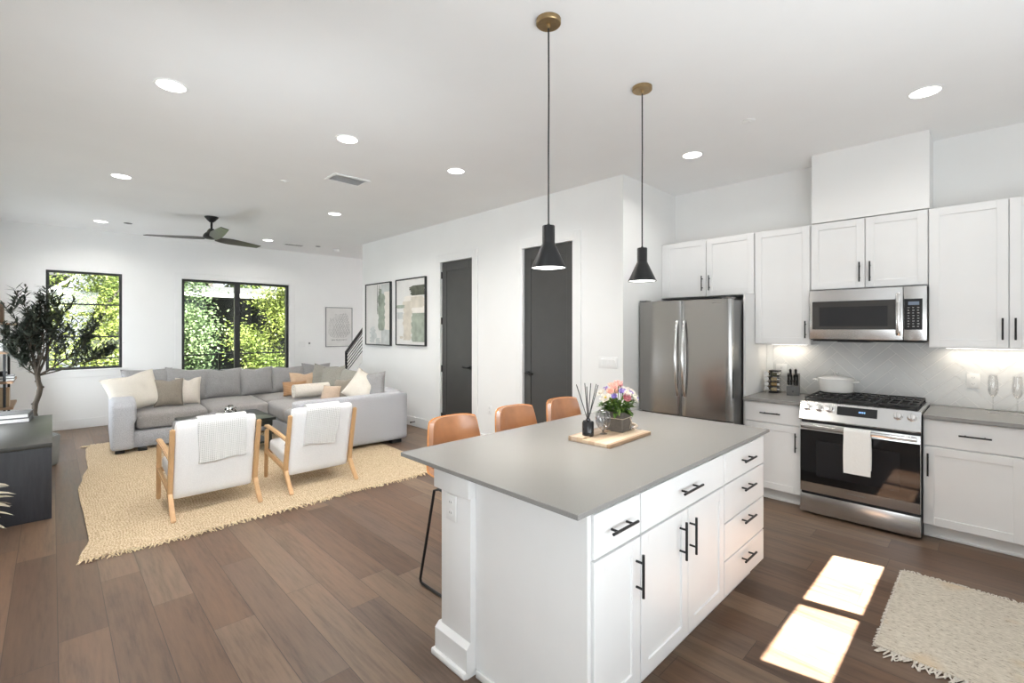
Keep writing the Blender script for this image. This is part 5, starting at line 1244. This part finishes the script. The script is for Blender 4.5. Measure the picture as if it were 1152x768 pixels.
for q, dd, dep in tips:
    for k in range(5 if dep == 2 else 4):
        a = rt.uniform(0, 2 * PI); sd = Vector((math.cos(a), math.sin(a), rt.uniform(-0.3, 0.6)))
        off = dd * rt.uniform(-0.07, 0.04)
        if q.x + off.x < XL + 0.08: continue
        leaf(b, q + off, dd * 0.7 + sd, rt.uniform(0.065, 0.105), rt.uniform(0.014, 0.020), rt.uniform(-.1, .35), 0.12)
for v in b.bm.verts:
    if v.co.x < XL + 0.02: v.co.x = XL + 0.02
b.build('foliage', 'olive_leaf', t, 60)
# pale-leaved plant at the left edge, in front of the console
t = thing('leafy_plant', 'pale broad-leaved plant at the left edge in front of the console', 'plant', (-0.40, 4.55, 0), world=True)
pb = Vector((-0.40, 4.55, 0))
b = MB(); b.lathe([(0, 0), (0.09, 0), (0.11, 0.02), (0.12, 0.22), (0.11, 0.22), (0.10, 0.18), (0, 0.18)], pb, 24); b.build('planter', 'terracotta', t)
b = MB(); 
stems = []
for k in range(7):
    a = -0.9 + k * 0.45; e = pb + Vector((0.07 * math.cos(a), 0.09 * math.sin(a), 0.40 + 0.05 * (k % 3))); b.tube([pb + Vector((0.01 * math.cos(a), 0.01 * math.sin(a), 0.17)), (pb + e) / 2 + Vector((0, 0, 0.1)), e], 0.005, 6); stems.append((e, a))
b.build('stems', 'bark', t)
b = MB()
for e, a in stems:
    for j in range(3):
        an = a + (j - 1) * 0.55; leaf(b, e + Vector((0, 0, -0.05 * j + 0.02)), (math.cos(an), math.sin(an), 0.25 - 0.2 * j), 0.16, 0.062, 0.25, 0.10)
b.build('foliage', 'pale_leaf', t, 60)
# shelf unit on the left wall
SY0, SY1 = 7.95, 8.75
t = thing('shelf_unit', 'wooden shelf unit with black uprights at the left photo edge', 'shelf', (-0.45, 8.35, 0), world=True)
for y in (SY0 + 0.02, SY1 - 0.02):
    for x in (XL + 0.03, -0.395): b = MB(); b.box(x - 0.012, x + 0.012, y - 0.012, y + 0.012, 0, 1.66 if x < -0.45 else 1.60, 0.002); b.build('upright', 'black', t)
shz = [0.30, 0.60, 0.90, 1.245, 1.575]
for z in shz: b = MB(); b.box(XL + 0.018, -0.325, SY0, SY1, z, z + 0.028, 0.003); b.build('shelf_board', 'shelf_wood', t)
def simple(name, label, cat, mt, x0, x1, y0, y1, z, h, parts):
    t = thing(name, label, cat, ((x0 + x1) / 2, (y0 + y1) / 2, z), world=True); return t
b = MB(); b.box(-0.52, -0.405, 8.00, 8.20, 1.6035, 1.83, 0.004, 2); b.mi = 0; b.box(-0.524, -0.401, 7.996, 8.204, 1.8305, 1.842, 0.003); tag(b.build('keepsake_box', 'walnut', origin=(-0.46, 8.1, 1.6035)), 'tall brown wooden box on the top board of the shelf unit', 'box')
t = thing('storage_box', 'white lidded box on the second board of the shelf unit', 'box', (-0.46, 8.12, 1.2735), world=True)
b = MB(); b.box(-0.53, -0.385, 8.02, 8.24, 1.2735, 1.345, 0.003); b.build('body', 'plastic_white', t)
b = MB(); b.box(-0.533, -0.382, 8.017, 8.243, 1.3455, 1.365, 0.003); b.build('lid', 'plastic_white', t)
for k, (lb, w) in enumerate((('lower of two flat books on the third board of the shelf unit', 0.0), ('upper of two flat books on the third board of the shelf unit', 0.012))):
    tt = thing('book', lb, 'book', (-0.43, 8.1, 0.9285 + 0.030 * k), group='books on the shelf unit', world=True); z = 0.9285 + 0.030 * k
    b = MB(); b.box(-0.53, -0.318 + w * 0, 7.99 + w, 8.24, z, z + 0.004); b.box(-0.53, -0.318, 7.99 + w, 8.24, z + 0.0245, z + 0.0285); b.box(-0.53, -0.526, 7.99 + w, 8.24, z + 0.004, z + 0.0245); b.build('cover', 'book_cover', tt)
    b = MB(); b.box(-0.5255, -0.321, 7.992 + w, 8.236, z + 0.0042, z + 0.0243); b.build('pages', 'paper', tt)
tt = thing('bowl', 'small black bowl on top of the shelf unit books', 'bowl', (-0.44, 8.1, 0.9875)); 
b = MB(); b.lathe([(0, 0), (0.035, 0), (0.06, 0.03), (0.065, 0.05), (0.06, 0.05), (0.053, 0.032), (0.03, 0.006), (0, 0.006)], (0, 0, 0), 24); b.build('body', 'dark_plastic', tt)
t = thing('picture_ledge_box', 'pale wooden crate on the fourth board of the shelf unit', 'crate', (-0.42, 8.12, 0.6285), world=True)
b = MB(); b.box(-0.53, -0.36, 8.02, 8.22, 0.6285, 0.636); b.box(-0.53, -0.52, 8.02, 8.22, 0.636, 0.84, 0.002); b.box(-0.37, -0.36, 8.02, 8.22, 0.636, 0.84, 0.002); b.box(-0.52, -0.37, 8.02, 8.03, 0.636, 0.84, 0.002); b.box(-0.52, -0.37, 8.21, 8.22, 0.636, 0.84, 0.002); b.build('crate', 'tan_wood', t)

# ------------------------------------------------------------------ pictures
def frame_pic(name, label, y0, y1, z0, z1, mt_frame, paint):
    """on the corridor wall, facing -X; local u from left (y1) to right (y0)"""
    t = thing(name, label, 'picture', (XC, y1, z0), -PI / 2); w, h = y1 - y0, z1 - z0; f = 0.018
    b = MB(); b.box(0, f, -0.040, -0.0005, 0, h, 0.002); b.box(w - f, w, -0.040, -0.0005, 0, h, 0.002); b.box(f, w - f, -0.040, -0.0005, 0, f, 0.002); b.box(f, w - f, -0.040, -0.0005, h - f, h, 0.002); b.build('frame', mt_frame, t)
    b = MB(); b.box(f + 0.001, w - f - 0.001, -0.026, -0.001, f + 0.001, h - f - 0.001)
    mats = ['canvas']; rr = random.Random(len(label))
    for mt, x0, x1, a, c, jag in paint:
        mats.append(mt); b.mi = len(mats) - 1
        N = 14; L, Rg = [], []
        for k in range(N + 1):
            v = k / N; z = h * (a + (c - a) * v); jx = jag * rr.uniform(-1, 1); jr = jag * rr.uniform(-1, 1)
            e = 1 - 0.5 * jag * 10 * (abs(2 * v - 1) ** 6)
            cx, hw = w * (x0 + x1) / 2, w * (x1 - x0) / 2
            L.append((max(f + 0.002, cx - hw * e + jx * w), z)); Rg.append((min(w - f - 0.002, cx + hw * e + jr * w), z))
        y = -0.026 - 0.0008 * (len(mats) - 1)
        n0 = len(b.bm.faces)
        for k in range(N):
            vs = [b.bm.verts.new((p[0], y, max(f + 0.002, min(h - f - 0.002, p[1])))) for p in (L[k], Rg[k], Rg[k + 1], L[k + 1])]
            b.bm.faces.new(vs)
        b._mark(n0)
    b.build('canvas', mats, t, 0)
    return t
frame_pic('framed_picture', 'left of two tall abstract pictures, sage green strokes on white, beside the stairs', 7.074, 7.95, 1.245, 2.33, 'black_frame',
          [('art_grey', 0.62, 0.98, 0.02, 0.97, 0.03), ('art_cream', 0.76, 0.98, 0.25, 0.85, 0.03), ('art_green', 0.52, 0.78, 0.24, 0.82, 0.03), ('art_green', 0.55, 0.66, 0.55, 0.9, 0.02), ('art_grey', 0.20, 0.42, 0.04, 0.30, 0.05), ('art_grey', 0.43, 0.60, 0.02, 0.12, 0.03), ('art_dark', 0.49, 0.505, 0.5, 0.97, 0.003), ('art_dark', 0.58, 0.595, 0.62, 0.96, 0.003)])
frame_pic('framed_picture', 'right of two tall abstract pictures, dark green and beige blocks, beside a dark door', 6.037, 6.903, 1.265, 2.338, 'black_frame',
          [('art_cream', 0.30, 0.97, 0.45, 0.74, 0.04), ('art_beige', 0.26, 0.56, 0.08, 0.66, 0.04), ('art_beige', 0.52, 0.95, 0.56, 0.72, 0.04), ('art_green', 0.55, 0.98, 0.06, 0.48, 0.02), ('art_dark', 0.50, 0.98, 0.74, 0.885, 0.06), ('art_green', 0.03, 0.30, 0.56, 0.61, 0.04), ('art_grey', 0.04, 0.28, 0.40, 0.50, 0.04), ('art_beige', 0.14, 0.26, 0.10, 0.14, 0.04)])
t = thing('framed_map', 'framed black-and-white city map print on the far wall left of the stairs', 'picture', (4.126, YF, 1.145)); w, h = 0.592, 0.845; f = 0.014
b = MB(); b.box(0, f, -0.022, -0.0005, 0, h, 0.002); b.box(w - f, w, -0.022, -0.0005, 0, h, 0.002); b.box(f, w - f, -0.022, -0.0005, 0, f, 0.002); b.box(f, w - f, -0.022, -0.0005, h - f, h, 0.002); b.build('frame', 'silver_frame', t)
b = MB(); b.box(f + 0.001, w - f - 0.001, -0.012, -0.001, f + 0.001, h - f - 0.001); pr_ = b.build('print', 'canvas', t)
OUT = [(0.05, 0.30), (0.08, 0.60), (0.17, 0.61), (0.20, 0.66), (0.185, 0.72), (0.26, 0.685), (0.44, 0.725), (0.50, 0.66), (0.505, 0.55), (0.53, 0.50), (0.52, 0.42), (0.545, 0.30), (0.49, 0.24), (0.44, 0.20), (0.16, 0.195), (0.07, 0.24)]
def inside(p):
    c = False
    for i in range(len(OUT)):
        (x1, y1), (x2, y2) = OUT[i - 1], OUT[i]
        if (y1 > p[1]) != (y2 > p[1]) and p[0] < (x2 - x1) * (p[1] - y1) / (y2 - y1) + x1: c = not c
    return c
b = MB(); rm = random.Random(4)
def street(x0, z0, x1, z1, wd):
    n = 60; run = None
    for k in range(n + 1):
        p = (x0 + (x1 - x0) * k / n, z0 + (z1 - z0) * k / n); ins = inside(p) and k < n
        if ins and run is None: run = p
        if not ins and run is not None:
            d = Vector((p[0] - run[0], p[1] - run[1]))
            if d.length > 0.012:
                q = Vector((-d.y, d.x)).normalized() * wd / 2; vs = [b.bm.verts.new((a[0] + s * q.x, -0.0128, a[1] + s * q.y)) for a, s in ((run, 1), (run, -1), (p, -1), (p, 1))]; b.bm.faces.new(vs)
            run = None
for k in range(22): street(0.03, 0.20 + k * 0.0245, 0.56, 0.20 + k * 0.0245 + 0.01 * math.sin(k), 0.0016)
for k in range(19): street(0.04 + k * 0.027, 0.18, 0.05 + k * 0.027, 0.74, 0.0016)
for k in range(12): street(0.05 + k * 0.05, 0.15, 0.35 + k * 0.05, 0.72, 0.0026)
for k in range(8): street(0.10 + k * 0.06, 0.60, 0.30 + k * 0.06, 0.16, 0.0022)
plabel(b.build('street_map', 'ink', t, 0), 'dense black street lines')
text_mesh('title_lettering', 'SAN FRANCISCO', 0.040, place(FACE_Y, (w / 2, -0.0128, 0.145)), 'ink', t, 0.0003, 1.15)
text_mesh('subtitle_lettering', 'CALIFORNIA', 0.014, place(FACE_Y, (w / 2, -0.0128, 0.105)), 'ink_grey', t, 0.0003, 1.3)

# ------------------------------------------------------------------ ceiling fittings
def downlight(x, y, label, r=0.078, pw=14):
    t = thing('ceiling_light', label, 'ceiling light', (x, y, CZ), world=True, group='recessed ceiling lights')
    b = MB(); b.lathe([(r + 0.016, -0.0003), (r + 0.014, -0.005), (r + 0.002, -0.006), (r, -0.001), (r, -0.0003)], (x, y, CZ), 32); b.build('trim_ring', 'trim', t)
    b = MB(); b.lathe([(r - 0.0005, -0.0030), (0, -0.0034)], (x, y, CZ), 32); b.build('lens', 'glow', t, 0)
    lamp('downlight_lamp', 'AREA', (0, 0, -0.012), (0, 0, 0), pw, (1.0, 0.97, 0.92), t, shape='DISK', size=r * 2, spread=R(150))
downlight(0.54, 3.65, 'round recessed ceiling light at the upper left, largest of the living room ones')
downlight(1.72, 3.68, 'round recessed ceiling light in the middle of the nearest row, above the armchairs')
downlight(2.83, 3.68, 'round recessed ceiling light before the dark doors, left of the near pendant cord')
downlight(0.50, 6.18, 'round recessed ceiling light left of and nearer than the ceiling fan')
downlight(2.72, 6.20, 'round recessed ceiling light between the slotted vent and the picture wall')
downlight(0.50, 9.0, 'round recessed ceiling light close to the far wall above the left window', pw=7)
downlight(2.70, 8.88, 'round recessed ceiling light close to the far wall, right of the fan blade', pw=7)
downlight(4.07, 1.87, 'round recessed ceiling light above the fridge end of the kitchen', pw=5)
downlight(4.07, 0.31, 'round recessed ceiling light above the range, at the upper right', pw=3)
t = thing('ceiling_vent', 'white slotted ceiling vent right of the middle of the living room ceiling', 'vent', (2.19, 4.68, CZ), world=True)
b = MB(); vx0, vx1, vy0, vy1 = 2.00, 2.38, 4.55, 4.81
for q in ((vx0, vx1, vy0, vy0 + 0.03), (vx0, vx1, vy1 - 0.03, vy1), (vx0, vx0 + 0.03, vy0 + 0.03, vy1 - 0.03), (vx1 - 0.03, vx1, vy0 + 0.03, vy1 - 0.03)): b.box(*q, CZ - 0.012, CZ - 0.0003, 0.003)
b.build('frame', 'trim', t)
b = MB(); b.box(vx0 + 0.03, vx1 - 0.03, vy0 + 0.03, vy1 - 0.03, CZ - 0.002, CZ - 0.0004); b.build('duct', 'steel_side', t)
for k in range(7): 
    y = vy0 + 0.042 + k * 0.029; b = MB(); b.box(vx0 + 0.03, vx1 - 0.03, -0.012, 0.012, -0.0008, 0.0008, 0, 1, Matrix.Translation((0, y, CZ - 0.007)) @ Matrix.Rotation(R(35), 4, 'X')); b.build('slat', 'trim', t)
t = thing('ceiling_vent', 'small grey ceiling vent close to the far wall, above the sliding door', 'vent', (3.18, 9.02, CZ), world=True)
b = MB(); b.box(3.02, 3.36, 8.95, 9.10, CZ - 0.008, CZ - 0.0003, 0.003); b.build('frame', 'trim', t)
for k in range(5): b = MB(); b.box(3.04, 3.34, 8.966 + k * 0.025, 8.980 + k * 0.025, CZ - 0.0095, CZ - 0.0081); b.build('slot', 'steel_side', t)
def disc(name, label, x, y, r, h, mt='plastic_white', cat='detector'):
    t = thing(name, label, cat, (x, y, CZ), world=True)
    b = MB(); b.lathe([(r, -0.0003), (r, -h * 0.6), (r * 0.85, -h), (0, -h)], (x, y, CZ), 28); b.build('cover', mt, t)
    b = MB(); b.lathe([(r * 0.35, -h - 0.0003), (r * 0.30, -h - 0.004), (0, -h - 0.004)], (x, y, CZ), 16); b.build('sensor', mt, t)
disc('sprinkler_cover', 'small white sprinkler cap on the ceiling left of the slotted vent', 1.745, 5.20, 0.045, 0.008)
disc('sprinkler_cover', 'white sprinkler cap on the ceiling right of the far pendant', 3.70, 1.27, 0.045, 0.008)
disc('sprinkler_cover', 'small sprinkler cap by the far wall, between the left ceiling light and the fan', 0.795, 8.88, 0.05, 0.008, 'steel_side')
disc('sprinkler_cover', 'small grey sprinkler cap by the far wall, right of the small grey vent', 3.58, 8.89, 0.045, 0.008, 'steel_side')
disc('smoke_detector', 'white smoke detector on the ceiling near the stairs corner', 4.0, 9.03, 0.065, 0.035)
# pendants
def pendant(x, y, label):
    t = thing('pendant_lamp', label, 'pendant lamp', (x, y, CZ), world=True, group='black cone pendants over the island')
    b = MB(); b.lathe([(0.062, -0.0003), (0.062, -0.020), (0.058, -0.024), (0.010, -0.024), (0.010, -0.032), (0.006, -0.042), (0, -0.042)], (x, y, CZ), 32); plabel(b.build('canopy', 'brass', t), 'brass ceiling canopy')
    b = MB(); b.tube([(x, y, CZ - 0.040), (x + 0.002, y, 2.7), (x - 0.001, y, 2.4), (x, y, 2.058)], 0.0042, 8); b.build('cord', 'dark_plastic', t)
    b = MB(); c = (x, y, 0); b.lathe([(0.006, 2.066), (0.010, 2.058), (0.030, 2.056), (0.0315, 2.053), (0.0315, 1.968), (0.033, 1.964), (0.088, 1.846), (0.088, 1.843), (0.085, 1.845), (0.031, 1.962), (0.0, 1.962)], c, 40); b.build('lamp_shade', 'black', t, 30)
    b = MB(); b.lathe([(0.0835, 1.8475), (0.0, 1.8465)], c, 32); plabel(b.build('diffuser', 'glow', t, 0), 'glowing white diffuser')
    lamp('pendant_light', 'AREA', (0, 0, 1.840 - CZ), (0, 0, 0), 5, (1.0, 0.94, 0.85), t, shape='DISK', size=0.15, spread=R(140))
pendant(1.776, 1.555, 'nearer of two black cone pendant lamps with brass canopies over the island')
pendant(2.700, 1.570, 'farther of two black cone pendant lamps, hanging in front of the fridge')
# ceiling fan
fx, fy = 1.579, 7.576
t = thing('ceiling_fan', 'black three-bladed ceiling fan above the sofa', 'ceiling fan', (fx, fy, CZ), world=True)
b = MB(); b.lathe([(0.085, -0.0003), (0.082, -0.012), (0.045, -0.055), (0.022, -0.075), (0.0, -0.075)], (fx, fy, CZ), 28); b.build('canopy', 'black', t)
b = MB(); b.cyl((fx, fy, CZ - 0.070), (fx, fy, CZ - 0.175), 0.014); b.build('downrod', 'black', t)
b = MB(); b.lathe([(0.0, -0.165), (0.030, -0.166), (0.045, -0.185), (0.060, -0.215), (0.085, -0.235), (0.100, -0.262), (0.100, -0.285), (0.075, -0.305), (0.0, -0.312)], (fx, fy, CZ), 32); b.build('motor', 'black', t)
for an in (149, 28, 268.5):
    b = MB(); A = R(an); ca_, sa_ = math.cos(A), math.sin(A)
    def bl(u, v):
        r = 0.075 + 0.725 * u; w = 0.040 + 0.036 * math.sin(min(1, u * 2.6) * PI / 2) - 0.030 * u ** 2.2; s = (v - 0.5) * 2 * w; tw = -R(26) * (1 - 0.45 * u)
        x, y, z = r, s * math.cos(tw), s * math.sin(tw) + 0.012 * u
        return Vector((fx + x * ca_ - y * sa_, fy + x * sa_ + y * ca_, CZ - 0.292 + z))
    b.grid(bl, 20, 6); bmesh.ops.recalc_face_normals(b.bm, faces=list(b.bm.faces)); bmesh.ops.solidify(b.bm, geom=list(b.bm.faces), thickness=0.008); b.build('blade', 'fan_blade', t, 40)

# ------------------------------------------------------------------ outside: balcony, neighbour, trees
b = MB(); b.box(-1.5, 6.5, YF + 0.15, 11.45, -0.30, -0.03, 0.004); struct(b.build('floor_balcony', 'deck'))
t = thing('balcony_railing', 'black balcony railing of thin horizontal bars outside the far windows', 'railing', (2.5, 11.32, -0.03), world=True)
for k, x in enumerate((-1.3, 0.9, 2.50, 4.6, 6.2)): b = MB(); b.box(x - 0.02, x + 0.02, 11.30, 11.34, -0.0298, 0.985, 0.003); b.build('post', 'black', t)
b = MB(); b.box(-1.4, 6.3, 11.29, 11.35, 0.985, 1.012, 0.003); b.build('handrail', 'black', t)
for k in range(11): z = 0.905 - k * 0.082; b = MB(); b.tube([(-1.4, 11.32, z), (6.3, 11.32, z)], 0.008, 6); b.build('rail_bar', 'black', t)
b = MB(); b.box(-30, 40, 11.5, 70, -3.2, -3.0); struct(b.build('ground_garden', 'ground', smooth=0))
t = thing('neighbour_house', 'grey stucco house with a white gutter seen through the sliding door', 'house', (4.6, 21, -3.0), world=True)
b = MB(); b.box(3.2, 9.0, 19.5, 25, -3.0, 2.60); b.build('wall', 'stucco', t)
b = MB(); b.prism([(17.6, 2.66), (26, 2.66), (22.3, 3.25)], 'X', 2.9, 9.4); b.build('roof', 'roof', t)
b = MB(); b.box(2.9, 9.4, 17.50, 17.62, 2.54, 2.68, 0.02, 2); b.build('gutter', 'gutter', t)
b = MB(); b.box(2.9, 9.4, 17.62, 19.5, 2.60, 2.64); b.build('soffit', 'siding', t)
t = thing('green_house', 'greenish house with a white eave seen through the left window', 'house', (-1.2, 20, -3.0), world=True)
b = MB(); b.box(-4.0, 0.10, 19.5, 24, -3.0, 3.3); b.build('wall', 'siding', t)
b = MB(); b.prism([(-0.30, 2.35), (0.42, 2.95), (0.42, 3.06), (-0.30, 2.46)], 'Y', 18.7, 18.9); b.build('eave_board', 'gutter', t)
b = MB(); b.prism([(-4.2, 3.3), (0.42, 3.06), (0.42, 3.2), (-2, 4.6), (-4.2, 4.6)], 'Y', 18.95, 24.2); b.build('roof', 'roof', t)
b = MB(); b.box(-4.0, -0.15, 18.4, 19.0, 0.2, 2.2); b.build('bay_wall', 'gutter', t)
rtree = random.Random(21)
def tree(label, x, y, zc, rx_, rz_, mt, n, lsize):
    t = thing('garden_tree', label, 'tree', (x, y, -3.0), group='trees beyond the balcony', world=True)
    b = MB(); b.tube([(x, y, -3.0), (x + 0.1, y, zc - rz_ * 0.6), (x, y, zc + rz_ * 0.3)], [0.16, 0.11, 0.05], 8)
    for k in range(9):
        a = rtree.uniform(0, 2 * PI); z = zc + rtree.uniform(-0.6, 0.3) * rz_; b.tube([(x, y, z - 0.3), (x + rx_ * 0.7 * math.cos(a), y + rx_ * 0.7 * math.sin(a), z + 0.6)], [0.05, 0.015], 5)
    b.build('trunk', 'treebark', t)
    b = MB(); cl = []
    for k in range(46):
        while True:
            p = Vector((rtree.uniform(-1, 1), rtree.uniform(-1, 1), rtree.uniform(-1, 1)))
            if 0.35 < p.length < 1: break
        cl.append(Vector((x + p.x * rx_, y + p.y * rx_, zc + p.z * rz_)))
    for k in range(n):
        c = rtree.choice(cl); p = c + Vector((rtree.gauss(0, .22), rtree.gauss(0, .22), rtree.gauss(0, .2)))
        d = Vector((rtree.uniform(-1, 1), rtree.uniform(-1, 1), rtree.uniform(-.9, .4))); L = lsize * rtree.uniform(0.6, 1.3)
        d.normalize(); s = d.cross(Vector((rtree.uniform(-1, 1), rtree.uniform(-1, 1), 1))).normalized() * L * 0.26
        q = [p, p + d * L * 0.5 + s, p + d * L, p + d * L * 0.5 - s]; vs = [b.bm.verts.new(v) for v in q]; b.bm.faces.new(vs)
    b.build('crown', mt, t, 0)
tree('bright green tree filling the right pane of the sliding door', 5.15, 15.2, 1.3, 1.45, 3.0, 'tree_leaf', 30000, 0.088)
tree('bluish green tree at the left side of the sliding door', 2.40, 13.9, 1.0, 0.34, 2.9, 'tree_leaf_blue', 11000, 0.085)
tree('bright green tree filling the left window', 0.75, 15.6, 1.2, 0.85, 3.0, 'tree_leaf', 19000, 0.082)
tree('dark green tree standing farther back behind the left window', 1.55, 18.2, 1.4, 0.55, 3.2, 'tree_leaf_dark', 9000, 0.15)
tree('dark green tree rising above the roof of the grey house', 6.0, 29.5, 5.6, 3.4, 2.6, 'tree_leaf_dark', 9000, 0.26)
